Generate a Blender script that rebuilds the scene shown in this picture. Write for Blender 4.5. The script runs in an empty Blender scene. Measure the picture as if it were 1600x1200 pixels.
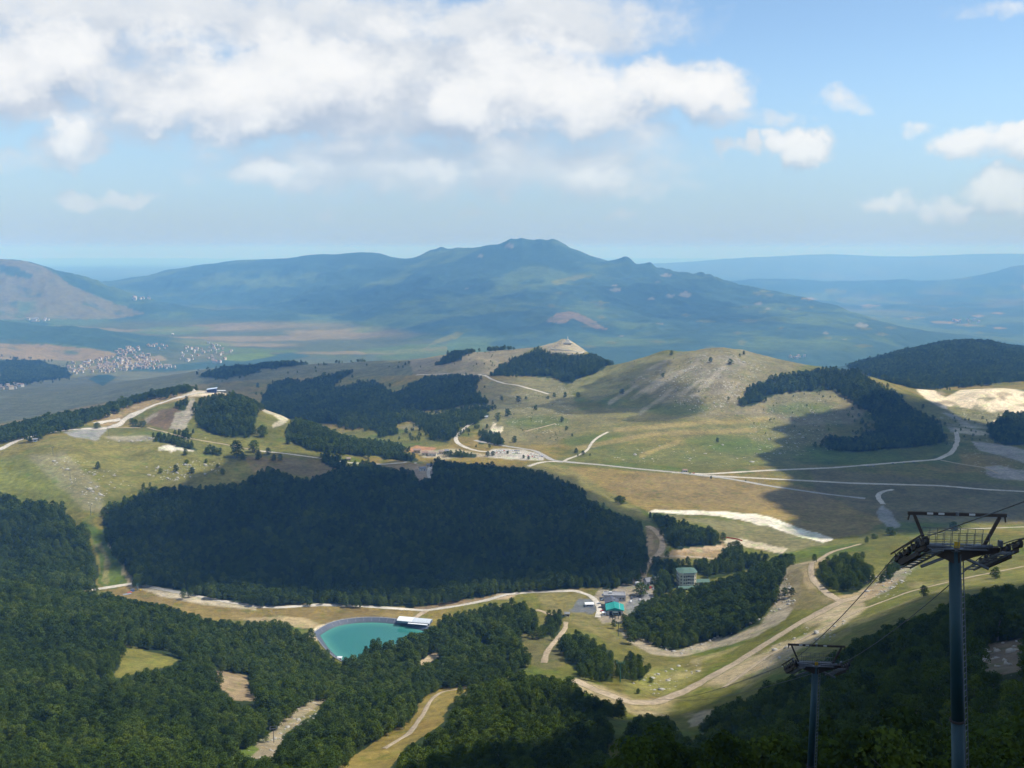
import bpy, bmesh, math, random
import numpy as np
from mathutils import Vector, Matrix

random.seed(7)
rng = np.random.default_rng(7)
scene = bpy.context.scene
COL = scene.collection

# ------------------------------------------------------------------ camera
FPX = 1500.0                                   # focal length in photo pixels (1600 wide)
TH = math.atan(210.0 / 1500.0)                 # downward pitch
CT, ST = math.cos(TH), math.sin(TH)
cam_d = bpy.data.cameras.new('camera')
cam_d.sensor_width = 36.0
cam_d.lens = 36.0 * FPX / 1600.0
cam_d.clip_start = 1.0
cam_d.clip_end = 300000.0
cam = bpy.data.objects.new('camera', cam_d)
COL.objects.link(cam)
cam.rotation_euler = (math.pi / 2 - TH, 0, 0)
scene.camera = cam

# ------------------------------------------------------------------ sun, exposure
SUN = Vector((0.54, 0.02, 0.84)).normalized()   # towards the sun
SUN_EL = math.asin(SUN.z)
SUN_AZ = math.atan2(SUN.x, SUN.y)               # clockwise from +Y
sun_d = bpy.data.lights.new('sun', 'SUN')
sun_d.energy = 4.2
sun_d.angle = math.radians(0.5)
sun_d.color = (1.0, 0.965, 0.91)
sun = bpy.data.objects.new('sun', sun_d)
COL.objects.link(sun)
sun.rotation_euler = (-SUN).to_track_quat('-Z', 'Y').to_euler()
sun.location = SUN * 5000
vs = scene.view_settings
vs.view_transform = 'Standard'
vs.look = 'None'
vs.exposure = 0.35
vs.gamma = 1.0
vs.use_curve_mapping = False
scene.render.engine = 'CYCLES'
cy = scene.cycles
cy.use_denoising = True
try:
    cy.denoiser = 'OPENIMAGEDENOISE'
    cy.denoising_input_passes = 'RGB_ALBEDO_NORMAL'
    cy.denoising_prefilter = 'ACCURATE'
except Exception:
    pass
cy.max_bounces = 5
cy.diffuse_bounces = 2
cy.glossy_bounces = 2
cy.transmission_bounces = 3
cy.volume_bounces = 2
cy.transparent_max_bounces = 12
cy.use_adaptive_sampling = True
cy.adaptive_threshold = 0.02
cy.adaptive_min_samples = 24

# ------------------------------------------------------------------ node helpers
def nd(nt, kind, **kw):
    n = nt.nodes.new(kind)
    for k, v in kw.items():
        if k.startswith('i_'):
            n.inputs[k[2:]].default_value = v
        else:
            setattr(n, k, v)
    return n

class NT:
    """small wrapper to write node maths as expressions"""
    def __init__(s, nt):
        s.nt = nt
    def lk(s, a, b):
        s.nt.links.new(a, b)
    def m(s, op, a, b=None, c=None, clamp=False):
        n = s.nt.nodes.new('ShaderNodeMath'); n.operation = op; n.use_clamp = clamp
        for i, v in enumerate((a, b, c)):
            if v is None: continue
            if isinstance(v, (int, float)): n.inputs[i].default_value = v
            else: s.lk(v, n.inputs[i])
        return n.outputs[0]
    def v(s, op, a, b=None):
        n = s.nt.nodes.new('ShaderNodeVectorMath'); n.operation = op
        for i, x in enumerate((a, b)):
            if x is None: continue
            if isinstance(x, (tuple, list)): n.inputs[i].default_value = x
            else: s.lk(x, n.inputs[i])
        return n.outputs['Value'] if op in ('LENGTH', 'DOT_PRODUCT') else n.outputs[0]
    def noise(s, vec, scale, detail=4, rough=0.5, dist=0.0, out='Fac', lac=2.0, dim='3D'):
        n = s.nt.nodes.new('ShaderNodeTexNoise')
        n.noise_dimensions = dim
        n.inputs['Scale'].default_value = scale
        n.inputs['Detail'].default_value = detail
        n.inputs['Roughness'].default_value = rough
        n.inputs['Lacunarity'].default_value = lac
        n.inputs['Distortion'].default_value = dist
        if vec is not None: s.lk(vec, n.inputs['Vector'])
        return n.outputs[out]
    def mr(s, val, a, b, c=0.0, d=1.0, smooth=True):
        n = s.nt.nodes.new('ShaderNodeMapRange')
        n.interpolation_type = 'SMOOTHSTEP' if smooth else 'LINEAR'
        s.lk(val, n.inputs[0])
        for i, x in enumerate((a, b, c, d)):
            if isinstance(x, (int, float)): n.inputs[i + 1].default_value = x
            else: s.lk(x, n.inputs[i + 1])
        return n.outputs[0]
    def mix(s, fac, a, b, blend='MIX'):
        n = s.nt.nodes.new('ShaderNodeMix'); n.data_type = 'RGBA'; n.blend_type = blend
        if isinstance(fac, (int, float)): n.inputs[0].default_value = fac
        else: s.lk(fac, n.inputs[0])
        for i, x in ((6, a), (7, b)):
            if isinstance(x, (tuple, list)): n.inputs[i].default_value = (*x[:3], 1)
            else: s.lk(x, n.inputs[i])
        return n.outputs[2]

# ------------------------------------------------------------------ world: Nishita sky + clouds
def pix_uv(px, py):
    v = (600.0 - py) / FPX
    dx, dy, dz = (px - 800.0) / FPX, CT + v * ST, -ST + v * CT
    return dx / dy, dz / dy

# clouds of the photograph as soft ellipses on the sky: (x, y, half width, half height, weight)
CLOUDS = [
    (430, 150, 300, 70, 1.15), (520, 105, 190, 62, 1.15), (700, 165, 120, 50, 1.25), (770, 135, 200, 70, 1.15), (900, 165, 110, 52, 1.0), (330, 170, 170, 46, 0.95),
    (250, 120, 130, 60, 0.8), (70, 95, 150, 75, 1.05), (-90, 110, 180, 90, 1.0), (20, 165, 150, 30, 0.75), (180, 20, 330, 48, 0.85), (500, 30, 300, 50, 0.8), (830, 35, 240, 52, 0.85),
    (1110, 150, 88, 42, 1.1), (1040, 135, 110, 40, 0.9), (600, 205, 330, 22, 0.85), (620, 262, 270, 50, 0.80), (850, 258, 220, 50, 0.82),
    (395, 272, 66, 30, 0.92), (460, 282, 80, 18, 0.82), (960, 235, 80, 38, 0.62), (860, 285, 190, 16, 0.6), (110, 215, 58, 36, 0.95), (160, 225, 40, 26, 0.8), (215, 190, 90, 36, 0.6),
    (45, 250, 50, 20, 0.5), (1258, 240, 46, 27, 1.15), (1186, 236, 24, 15, 0.85), (1130, 240, 30, 11, 0.65),
    (1515, 222, 62, 24, 1.0), (1600, 224, 70, 24, 0.95), (1560, 298, 75, 34, 1.0), (1480, 318, 50, 18, 0.85), (1390, 320, 40, 17, 0.78),
    (1640, 305, 70, 36, 0.9), (120, 306, 46, 16, 0.8), (195, 314, 58, 12, 0.74), (1330, 163, 32, 18, 0.55), (1245, 195, 36, 15, 0.55), (1150, 192, 90, 22, 0.55),
    (1425, 198, 24, 12, 0.45), (960, 336, 28, 9, 0.5), (755, 330, 42, 11, 0.4), (520, 327, 30, 8, 0.4),
    (1550, 12, 70, 14, 0.34),
]

# sunlit heads of those clouds
HEADS = [(400, 125, 150, 66, 1.0), (480, 95, 110, 52, 1.0), (340, 165, 130, 38, 0.9), (560, 120, 90, 50, 0.8), (712, 150, 75, 36, 1.1), (880, 135, 115, 62, 1.0), (830, 92, 95, 40, 0.9), (780, 180, 130, 26, 0.7),
         (60, 92, 120, 52, 0.9), (-90, 100, 120, 60, 0.9), (1110, 148, 76, 36, 0.9), (1020, 125, 80, 30, 0.7), (108, 205, 46, 26, 0.8), (400, 270, 50, 16, 0.7), (700, 268, 60, 14, 0.5), (930, 268, 80, 14, 0.55), (1256, 236, 38, 20, 1.0),
         (1520, 216, 56, 17, 0.9), (1600, 218, 60, 16, 0.8), (1560, 294, 66, 26, 0.9), (1480, 314, 40, 12, 0.7), (1390, 316, 32, 10, 0.7), (280, 60, 60, 26, 0.5), (620, 40, 60, 20, 0.5), (1640, 295, 60, 26, 0.8)]

world = bpy.data.worlds.new('World')
scene.world = world
world.use_nodes = True
wt = world.node_tree
wt.nodes.clear()
W = NT(wt)
out = wt.nodes.new('ShaderNodeOutputWorld')
sky = wt.nodes.new('ShaderNodeTexSky')
sky.sky_type = 'NISHITA'
sky.sun_disc = False
sky.sun_elevation = SUN_EL
sky.sun_rotation = SUN_AZ
sky.altitude = 1800
sky.air_density = 1.1
sky.dust_density = 0.15
sky.ozone_density = 1.0

def cloud_group(name, fine):
    g = bpy.data.node_groups.new(name, 'ShaderNodeTree')
    g.interface.new_socket('UV', in_out='INPUT', socket_type='NodeSocketVector')
    g.interface.new_socket('Density', in_out='OUTPUT', socket_type='NodeSocketFloat')
    g.interface.new_socket('White', in_out='OUTPUT', socket_type='NodeSocketFloat')
    gi = g.nodes.new('NodeGroupInput'); go = g.nodes.new('NodeGroupOutput')
    G = NT(g)
    uv = gi.outputs[0]
    wn = G.noise(uv, 9.0, 2 if fine else 1, 0.55, out='Color', dim='2D')
    p = G.v('ADD', uv, G.v('MULTIPLY', G.v('SUBTRACT', wn, (0.5, 0.5, 0.5)), (0.085, 0.042, 0)))
    if fine:
        wn2 = G.noise(uv, 42.0, 2, 0.6, out='Color', dim='2D')
        p = G.v('ADD', p, G.v('MULTIPLY', G.v('SUBTRACT', wn2, (0.5, 0.5, 0.5)), (0.030, 0.020, 0)))
    tot = None
    for (x, y, rx, ry, w) in CLOUDS:
        if not fine and rx * ry < 700: continue
        u0, v0 = pix_uv(x, y)
        n = g.nodes.new('ShaderNodeVectorMath'); n.operation = 'MULTIPLY_ADD'
        G.lk(p, n.inputs[0])
        n.inputs[1].default_value = (FPX / rx, FPX / ry, 0)
        n.inputs[2].default_value = (-u0 * FPX / rx, -v0 * FPX / ry, 0)
        q = G.v('DOT_PRODUCT', n.outputs[0], n.outputs[0])
        f = G.m('MULTIPLY_ADD', q, -0.60 * w, w)          # w * (1 - 0.6 r^2)
        tot = f if tot is None else G.m('SMOOTH_MAX', tot, f, 0.16)
    # elsewhere in the sky: broken cumulus of the same kind
    el = G.noise(G.v('MULTIPLY', uv, (1.0, 2.2, 1.0)), 2.6, 2, 0.5, dim='2D')
    sep = g.nodes.new('ShaderNodeSeparateXYZ'); G.lk(uv, sep.inputs[0])
    up = G.mr(sep.outputs[1], 0.30, 0.40)
    sd = G.mr(G.m('ABSOLUTE', sep.outputs[0]), 0.57, 0.68)
    outf = G.m('MAXIMUM', up, sd)
    ex = G.m('MULTIPLY', G.m('SUBTRACT', el, 0.50), 5.0)
    ex = G.m('ADD', G.m('MULTIPLY', ex, outf), G.m('MULTIPLY', G.m('SUBTRACT', outf, 1.0), 3.0))
    tot = G.m('SMOOTH_MAX', tot, ex, 0.2)
    n1 = G.noise(G.v('MULTIPLY', uv, (1.0, 1.5, 1.0)), 17.0, 7 if fine else 3, 0.60, dim='2D')
    tot = G.m('ADD', tot, G.m('MULTIPLY', G.m('SUBTRACT', n1, 0.5), 1.0 if fine else 0.7))
    G.lk(tot, go.inputs[0])
    if fine:
        wh = None
        for (x, y, rx, ry, w) in HEADS:
            u0, v0 = pix_uv(x, y)
            n = g.nodes.new('ShaderNodeVectorMath'); n.operation = 'MULTIPLY_ADD'
            G.lk(p, n.inputs[0])
            n.inputs[1].default_value = (FPX / rx, FPX / ry, 0); n.inputs[2].default_value = (-u0 * FPX / rx, -v0 * FPX / ry, 0)
            f = G.m('MULTIPLY_ADD', G.v('DOT_PRODUCT', n.outputs[0], n.outputs[0]), -0.55 * w, w)
            wh = f if wh is None else G.m('SMOOTH_MAX', wh, f, 0.22)
        wh = G.m('SMOOTH_MAX', wh, G.m('MULTIPLY', outf, 0.5), 0.1)
        wh = G.m('ADD', wh, G.m('MULTIPLY', G.m('SUBTRACT', n1, 0.5), 1.45))
        G.lk(wh, go.inputs[1])
    return g

world.cycles.sampling_method = 'MANUAL'
world.cycles.sample_map_resolution = 256
tc = wt.nodes.new('ShaderNodeTexCoord')
sep = wt.nodes.new('ShaderNodeSeparateXYZ')
W.lk(tc.outputs['Generated'], sep.inputs[0])
yy = W.m('MAXIMUM', W.m('ABSOLUTE', sep.outputs[1]), 0.02)
u = W.m('DIVIDE', sep.outputs[0], yy)
v = W.m('DIVIDE', sep.outputs[2], yy)
cmb = wt.nodes.new('ShaderNodeCombineXYZ')
W.lk(u, cmb.inputs[0]); W.lk(v, cmb.inputs[1])
g1 = wt.nodes.new('ShaderNodeGroup'); g1.node_tree = cloud_group('cloud_field', True)
W.lk(cmb.outputs[0], g1.inputs[0])
off = W.v('ADD', cmb.outputs[0], (0.012, 0.030, 0))       # towards the light
g2 = wt.nodes.new('ShaderNodeGroup'); g2.node_tree = cloud_group('cloud_shade', False)
W.lk(off, g2.inputs[0])
dens = g1.outputs[0]
alpha = W.mr(dens, 0.0, 0.80)
alpha = W.m('MULTIPLY', alpha, W.mr(v, -0.005, 0.02))
# self shading: thick cloud between this spot and the sun greys it
shade = W.mr(g2.outputs[0], 0.25, 1.2)
rim = W.m('MULTIPLY', W.m('SUBTRACT', dens, g2.outputs[0]), 0.45)
head = W.mr(g1.outputs[1], -0.15, 1.05)
grey = W.mix(W.m('ADD', W.m('MULTIPLY_ADD', shade, -0.55, 0.85), rim, clamp=True), (2.85, 3.4, 4.25), (4.6, 4.9, 5.25))
ccol = W.mix(W.m('ADD', W.m('MULTIPLY', head, 0.86), W.m('MULTIPLY', rim, 0.4), clamp=True), grey, (6.15, 6.2, 6.2))
# pale air along the horizon, all the way round
hz = W.mr(v, -0.02, 0.20)
skyc = W.mix(W.m('MULTIPLY_ADD', hz, 0.80, 0.12), (2.0, 2.95, 4.25), W.v('MULTIPLY', sky.outputs[0], (0.92, 1.00, 1.02)))
ccol = W.mix(W.mr(v, 0.0, 0.16, 0.35, 1.0), skyc, ccol)
final = W.mix(W.m('MULTIPLY', alpha, 0.97), skyc, ccol)
bg = wt.nodes.new('ShaderNodeBackground')
bg.inputs['Strength'].default_value = 0.125
W.lk(final, bg.inputs['Color'])
W.lk(bg.outputs[0], out.inputs[0])

# ------------------------------------------------------------------ geometry of the place
def unproject(px, py, Y):
    v = (600.0 - py) / FPX
    dx, dy, dz = (px - 800.0) / FPX, CT + v * ST, -ST + v * CT
    return dx / dy * Y, dz / dy * Y
def project(x, y, z):
    d = y * CT - z * ST
    u = y * ST + z * CT
    return 800 + FPX * x / d, 600 - FPX * u / d
def elev(py):
    return pix_uv(800, py)[1]

# survey points of the valley: (bearing column, row, metres north); rows are of the bare ground
PTS = [
 # near left wood and the hollow with the reservoir
 (-150,1200,430),(0,1200,430),(0,1100,540),(0,1010,680),(0,930,800),(200,1200,430),(200,1100,560),(200,1010,700),(250,967,800),
 (400,1200,440),(400,1100,590),(400,992,800),(330,990,790),(450,1050,735),(560,1100,640),(560,1200,470),(700,1075,690),(690,1200,450),
 (620,1050,735),(740,1010,790),(800,985,820),(820,1040,720),(800,1200,400),(800,1085,560),(720,1110,580),(880,1085,560),(930,1130,520),(930,1200,430),
 (850,1030,735),(960,1090,640),(1000,1130,590),(1060,1110,620),(1150,1040,690),(1250,970,760),(1310,930,805),(1270,880,900),
 (1000,1000,820),(1100,1010,800),(1200,900,935),(1100,945,890),(1073,920,955),(1180,890,1030),(1250,882,985),(1360,853,1050),(1450,840,1080),(1600,828,1100),(1750,828,1100),
 (1400,880,930),(1500,870,930),(1600,880,850),(1350,940,780),(1450,930,700),(1600,915,690),(1750,910,690),(1200,1000,745),(1230,940,830),
 # dark spur right in front
 (1050,1200,430),(1150,1200,380),(1250,1110,430),(1330,1040,450),(1480,980,430),(1600,965,400),(1750,960,390),(1300,1200,270),(1450,1200,210),(1600,1200,190),(1750,1200,190),
 (1450,1080,300),(1600,1060,280),(1050,1155,500),(1120,1140,470),
 # valley meadow
 (150,920,965),(300,935,935),(400,950,910),(600,952,905),(650,975,865),(900,930,945),(960,955,898),(830,935,935),(1000,910,975),(500,975,862),
 # spur with the central forest
 (200,870,1040),(180,845,1080),(140,790,1160),(200,805,1170),(300,815,1180),(400,788,1230),(400,735,1340),(300,690,1450),(500,760,1300),(600,850,1090),(450,870,1050),(750,860,1080),
 (600,748,1340),(700,736,1390),(780,745,1370),(850,775,1290),(950,818,1190),(1000,855,1095),(960,880,1030),(300,870,1060),
 # left meadow hill
 (100,780,1180),(0,805,1160),(0,860,1060),(100,720,1300),(100,680,1420),(0,725,1310),(0,697,1390),(200,720,1360),(250,700,1400),(200,645,1640),(330,613,1760),(270,630,1680),(300,650,1600),(430,645,1720),(360,690,1480),
 (400,670,1560),(480,714,1420),(480,675,1620),(620,725,1450),(560,704,1530),(640,722,1560),(-150,720,1300),(-150,705,1390),
 (200,630,1730),(120,652,1610),(60,666,1550),(0,680,1490),(270,613,1800),(-150,692,1470),(200,652,1630),(100,678,1450),
 # plain
 (700,712,1605),(780,710,1625),(860,722,1568),(900,745,1470),(950,780,1330),(1000,800,1258),(1030,845,1110),(1100,800,1258),(1200,740,1483),(1200,800,1258),(1120,850,1105),(1200,860,1085),
 (1350,740,1483),(1350,800,1258),(1300,835,1150),(1500,740,1483),(1500,800,1258),(1600,740,1483),(1750,740,1483),(1600,800,1258),(1000,740,1483),(1480,690,1735),(1600,690,1735),
 # bare hills beyond the plain
 (1130,543,2380),(1080,548,2420),(1030,552,2480),(1200,560,2340),(1300,580,2270),(1400,606,2200),(1460,645,2040),(1130,600,2090),(1130,650,1905),(1130,700,1690),(1220,620,2060),(1220,700,1690),
 (1300,645,1970),(1300,695,1715),(1390,660,1930),(1000,600,2230),(1000,630,2060),(1000,665,1850),(940,600,2330),(880,620,2200),(880,650,1945),(900,700,1685),(1000,710,1640),(830,680,1800),
 (885,532,2750),(868,541,2740),(902,542,2745),(845,556,2720),(925,558,2740),(1000,562,2560),(970,572,2620),(800,580,2620),(960,575,2720),(860,600,2420),(760,550,2870),(700,585,2600),(760,590,2440),(800,625,2200),(660,577,2700),
 (600,605,2700),(650,635,2240),(500,632,2400),(450,608,2800),(700,660,1950),(720,690,1740),(590,655,2020),(760,660,1900),(640,690,1780),
 # valley behind the left hill
 (100,630,2800),(0,620,3000),(200,602,3200),(-150,620,3000),(350,574,3500),(420,572,3400),(560,566,3300),(690,556,3100),(300,590,3000),
 (0,604,3900),(120,592,4500),(230,565,5000),(330,548,5600),(60,545,5300),(0,508,5700),(-150,500,5700),(150,527,5700),(250,535,5900),(420,560,5200),
 (200,500,7800),(400,500,7800),(400,532,6400),(600,542,6000),(300,480,9600),
 # far left mountain
 (-150,400,8600),(0,407,8500),(30,409,8500),(60,417,8500),(90,432,8400),(120,450,8300),(170,472,8200),(220,490,8000),(0,492,7400),(80,495,7500),(0,450,8000),(60,455,8000),
 # great mountain
 (150,448,12800),(220,436,12700),(300,421,12500),(360,411,12200),(420,408,12000),(500,400,11800),(560,398,11500),(600,399,11500),(620,406,11500),(660,402,11000),(680,394,11200),(710,393,10500),(760,387,10200),(790,381,9900),(805,378,9850),(825,380,9700),(865,380,9600),(900,394,9600),(930,410,9500),
 (955,411,9400),(980,408,9300),(1000,420,9300),(1012,417,9300),(1040,428,9300),(1100,431,9200),(1130,445,9000),(1200,463,8500),(1280,482,8000),(1350,500,7500),(1460,526,6500),
 (800,430,8600),(800,480,7200),(800,530,6000),(885,490,6700),(850,502,6500),(940,506,6500),(890,512,6200),(1000,500,6900),(1000,450,8300),(1100,480,7500),(700,430,9200),(700,500,7000),(600,440,9800),(600,480,8300),(600,520,6800),(450,450,10500),(450,480,9000),(300,455,10800),
 (1200,530,5800),(1200,500,6800),(1300,548,5200),(1000,548,5200),(1100,540,5400),(700,555,5400),(900,552,5200),(1380,540,5600),
 # wooded hill and quarry on the right
 (1520,534,3600),(1460,541,3500),(1400,556,3300),(1600,550,3500),(1750,545,3600),(1340,578,3000),(1450,606,2500),(1600,604,2450),(1750,600,2450),(1440,614,2300),(1520,650,2090),(1530,612,2220),(1490,625,2230),(1600,624,2220),(1570,615,2230),(1600,672,1880),(1560,690,1760),(1560,650,2060),
 # far right country
 (1400,520,8000),(1550,522,8200),(1750,525,8200),(1500,490,10500),(1300,452,14500),(1350,440,16500),(1450,462,14000),(1600,440,15000),(1600,413,17000),(1750,405,17000),(1530,430,17000),(1460,440,17500),(1200,440,15500),
 (1050,417,24000),(1150,406,24000),(1230,400,25000),(1300,397,25000),(1370,402,25000),(1420,405,25000),(1480,400,25000),(1550,397,25000),(1750,397,25000),
 (60,428,22000),(120,430,22000),(250,424,25000),(-150,428,22000),
]
# ground the photograph does not show: behind crests and under the frame (column, metres north, height)
HID = [(c, 20, -13) for c in (-150, 400, 800, 1200, 1750)] + [(c, 60, -39) for c in (-150, 400, 800, 1200, 1750)] + [(c, 100, -63) for c in (-150, 400, 800, 1200, 1500, 1750)] \
 + [(c, 150, -95) for c in (-150, 100, 400, 800, 1200, 1500, 1750)] + [(c, 260, -165) for c in (-150, 100, 400, 700, 900, 1080)] + [(c, 340, -208) for c in (-150, 100, 400, 650, 950)] \
 + [(0, 900, -330), (200, 890, -345), (330, 870, -348), (0, 980, -345), (800, 640, -310), (720, 640, -310), (880, 640, -305), (930, 590, -300),
    (1330, 600, -262), (1480, 570, -235), (1600, 560, -215), (1750, 560, -215), (1250, 560, -265), (1150, 520, -275),
    (1180, 1010, -348), (1250, 1120, -345), (1360, 1180, -347), (1450, 1190, -347), (1600, 1190, -346), (1750, 1190, -346),
    (600, 1440, -335), (700, 1490, -345), (780, 1480, -350), (850, 1400, -350), (950, 1270, -350), (560, 1700, -345), (480, 1800, -355), (640, 1650, -349),
    (-150, 1780, -380), (0, 1800, -385), (120, 1920, -395), (200, 2060, -405), (330, 2120, -405), (430, 2050, -395), (540, 2050, -365),
    (-150, 2300, -430), (100, 2300, -430), (300, 2500, -430), (0, 2600, -445),
    (1000, 3000, -430), (1130, 3000, -430), (1300, 2900, -430), (1200, 3900, -540), (1000, 3900, -540), (885, 3500, -450), (760, 3600, -450), (560, 4300, -560), (420, 4300, -570), (700, 4300, -560), (300, 4200, -570),
    (1500, 4700, -640), (1350, 4300, -560), (1700, 4700, -650), (0, 6500, -570), (-150, 6500, -570), (150, 6700, -575), (1450, 5600, -640), (1600, 6200, -690),
    (-150, 11000, -500), (60, 11000, -520), (300, 17000, -640), (560, 16000, -640), (800, 14500, -600), (1000, 13500, -640), (1200, 11500, -700), (1400, 9500, -720), (1000, 19000, -600), (1350, 20000, -660), (1550, 20500, -660), (1720, 20500, -660), (1200, 19500, -650),
    (1300, 32000, -500), (1600, 32000, -500), (800, 32000, -600), (400, 32000, -600), (0, 32000, -600)] \
 + [(c, 70000, -640) for c in (-400, 0, 400, 800, 1200, 1600, 2000)]

def control():
    A, S, E = [], [], []
    for (px, py, Y) in PTS:
        x, z = unproject(px, py, Y)
        A.append(x / Y); S.append(math.log(Y)); E.append(z / Y)
    for (c, Y, z) in HID:
        A.append((c - 800) / FPX * 1.02); S.append(math.log(Y)); E.append(z / Y)
    return np.array(A), np.array(S), np.array(E)

CA, CS, CE = control()
KS = 0.85
def kern(r2):
    return np.sqrt(r2 + 0.013 ** 2)
def rbf_fit():
    d2 = (CA[:, None] - CA[None]) ** 2 + (KS * (CS[:, None] - CS[None])) ** 2
    K = kern(d2)
    n = len(CA)
    P = np.stack([np.ones(n), CA, CS], 1)
    M = np.zeros((n + 3, n + 3))
    M[:n, :n] = K - 0.0 * np.eye(n)
    M[:n, n:] = P; M[n:, :n] = P.T
    return np.linalg.solve(M, np.concatenate([CE, np.zeros(3)]))
WT = rbf_fit()
def rbf_eval(a, s):
    out = np.empty(len(a))
    for i in range(0, len(a), 20000):
        aa, ss = a[i:i + 20000], s[i:i + 20000]
        d2 = (aa[:, None] - CA[None]) ** 2 + (KS * (ss[:, None] - CS[None])) ** 2
        out[i:i + 20000] = kern(d2) @ WT[:-3] + WT[-3] + WT[-2] * aa + WT[-1] * ss
    return out

# ---- value noise
def vnoise(x, y, seed=0):
    xi = np.floor(x).astype(np.int64); yi = np.floor(y).astype(np.int64)
    fx = x - xi; fy = y - yi
    fx = fx * fx * fx * (fx * (fx * 6 - 15) + 10); fy = fy * fy * fy * (fy * (fy * 6 - 15) + 10)
    def h(i, j):
        n = (i * 374761393 + j * 668265263 + seed * 974634777) & 0xffffffff
        n = ((n ^ (n >> 13)) * 1274126177) & 0xffffffff
        n = n ^ (n >> 16)
        return (n & 0xffff) / 65535.0
    a, b, c, d = h(xi, yi), h(xi + 1, yi), h(xi, yi + 1), h(xi + 1, yi + 1)
    return (a * (1 - fx) + b * fx) * (1 - fy) + (c * (1 - fx) + d * fx) * fy
def fbm(x, y, lam, oct=4, gain=0.5, seed=0, ridged=False):
    t = np.zeros_like(x); amp = 1.0; tot = 0
    ang = 0.6
    for o in range(oct):
        ca, sa = math.cos(ang * (o + 1)), math.sin(ang * (o + 1))
        X, Yv = (x * ca - y * sa) / lam, (x * sa + y * ca) / lam
        n = vnoise(X, Yv, seed + o * 17) * 2 - 1
        if ridged: n = 1 - 2 * np.abs(n)
        t += amp * n; tot += amp
        amp *= gain; lam /= 2.03
    return t / tot
def sstep(x, a, b):
    t = np.clip((x - a) / (b - a), 0, 1)
    return t * t * (3 - 2 * t)

# ---- the ground grid: bearing columns x rows at growing distance
ac = np.concatenate([np.linspace(-1.05, -0.605, 18), np.linspace(-0.60, 0.60, 640), np.linspace(0.605, 1.05, 18)])
sr = np.concatenate([np.linspace(math.log(6), math.log(150), 22, endpoint=False),
                     np.linspace(math.log(150), math.log(3000), 600, endpoint=False),
                     np.linspace(math.log(3000), math.log(13000), 270, endpoint=False),
                     np.linspace(math.log(13000), math.log(70000), 70)])
NA, NS = len(ac), len(sr)
# smooth part evaluated coarsely, then refined
aq = np.linspace(-1.05, 1.05, 300); sq = np.linspace(math.log(6), math.log(70000), 560)
Aq, Sq = np.meshgrid(aq, sq)
Eq = rbf_eval(np.clip(Aq, -0.68, 0.68).ravel(), Sq.ravel()).reshape(Aq.shape)
def bil(G, ga, gs, a, s):
    i = np.clip(np.searchsorted(ga, a) - 1, 0, len(ga) - 2); j = np.clip(np.searchsorted(gs, s) - 1, 0, len(gs) - 2)
    ta = np.clip((a - ga[i]) / (ga[i + 1] - ga[i]), 0, 1); tsv = np.clip((s - gs[j]) / (gs[j + 1] - gs[j]), 0, 1)
    return (G[j, i] * (1 - ta) + G[j, i + 1] * ta) * (1 - tsv) + (G[j + 1, i] * (1 - ta) + G[j + 1, i + 1] * ta) * tsv

def poly_in(px, py, poly):
    P = np.asarray(poly, float)
    inside = np.zeros(px.shape, bool)
    x0, y0 = P[:, 0].min(), P[:, 1].min(); x1, y1 = P[:, 0].max(), P[:, 1].max()
    m = (px >= x0) & (px <= x1) & (py >= y0) & (py <= y1)
    if not m.any(): return inside
    X, Yv = px[m], py[m]
    ins = np.zeros(X.shape, bool)
    j = len(P) - 1
    for i in range(len(P)):
        xi, yi = P[i]; xj, yj = P[j]
        if yi != yj:
            c = ((yi > Yv) != (yj > Yv)) & (X < (xj - xi) * (Yv - yi) / (yj - yi) + xi)
            ins ^= c
        j = i
    inside[m] = ins
    return inside
def poly_soft(px, py, poly, w):
    """1 inside, fading over w photo pixels outside"""
    P = np.asarray(poly, float)
    res = np.zeros(px.shape)
    m = (px >= P[:, 0].min() - w) & (px <= P[:, 0].max() + w) & (py >= P[:, 1].min() - w) & (py <= P[:, 1].max() + w)
    if not m.any(): return res
    X, Yv = px[m], py[m]
    ins = poly_in(X, Yv, poly)
    d = np.full(X.shape, 1e9)
    for i in range(len(P)):
        ax, ay = P[i - 1]; bx, by = P[i]
        L = (bx - ax) ** 2 + (by - ay) ** 2 + 1e-9
        t = np.clip(((X - ax) * (bx - ax) + (Yv - ay) * (by - ay)) / L, 0, 1)
        d = np.minimum(d, np.hypot(X - ax - t * (bx - ax), Yv - ay - t * (by - ay)))
    res[m] = np.where(ins, 1.0, 1 - sstep(d, 0, w))
    return res

Ag, Sg = np.meshgrid(ac, sr)
Yg = np.exp(Sg)
Eg = bil(Eq, aq, sq, Ag.ravel(), Sg.ravel()).reshape(Ag.shape)
Xg = Ag * Yg
Zg = Eg * Yg
# relief: rolling on the hills, ridges and gullies on the mountains, nearly none on the plain
hill = sstep(Zg, -346, -325) * (Yg < 3000) + (Yg >= 3000)
Zg += hill * fbm(Xg, Yg, 110.0, 4, 0.5, 3) * np.clip(Yg * 0.0022, 0.4, 5.0)
slope_hills = (Yg > 1550) * (Yg < 3300) * sstep(Zg, -345, -315)
Zg += slope_hills * (fbm(Xg, Yg, 190.0, 4, 0.5, 5, True) * 7.0 + fbm(Xg, Yg, 45.0, 3, 0.5, 6, True) * 1.6)
far = sstep(Yg, 3200, 7000) * (1 - 0.5 * sstep(Yg, 14000, 22000))
plain = sstep(Zg, -600, -500) * (Yg < 11500) + (Yg >= 11500) * 0.7
Zg += far * (0.25 + 0.75 * plain) * (1 - 0.72 * sstep(Zg, -330, -90)) * (fbm(Xg, Yg, 1500.0, 5, 0.55, 11, True) * 80.0 + fbm(Xg + 0.4 * Yg, Yg * 0.5, 420.0, 4, 0.55, 23, True) * 26.0)
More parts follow.
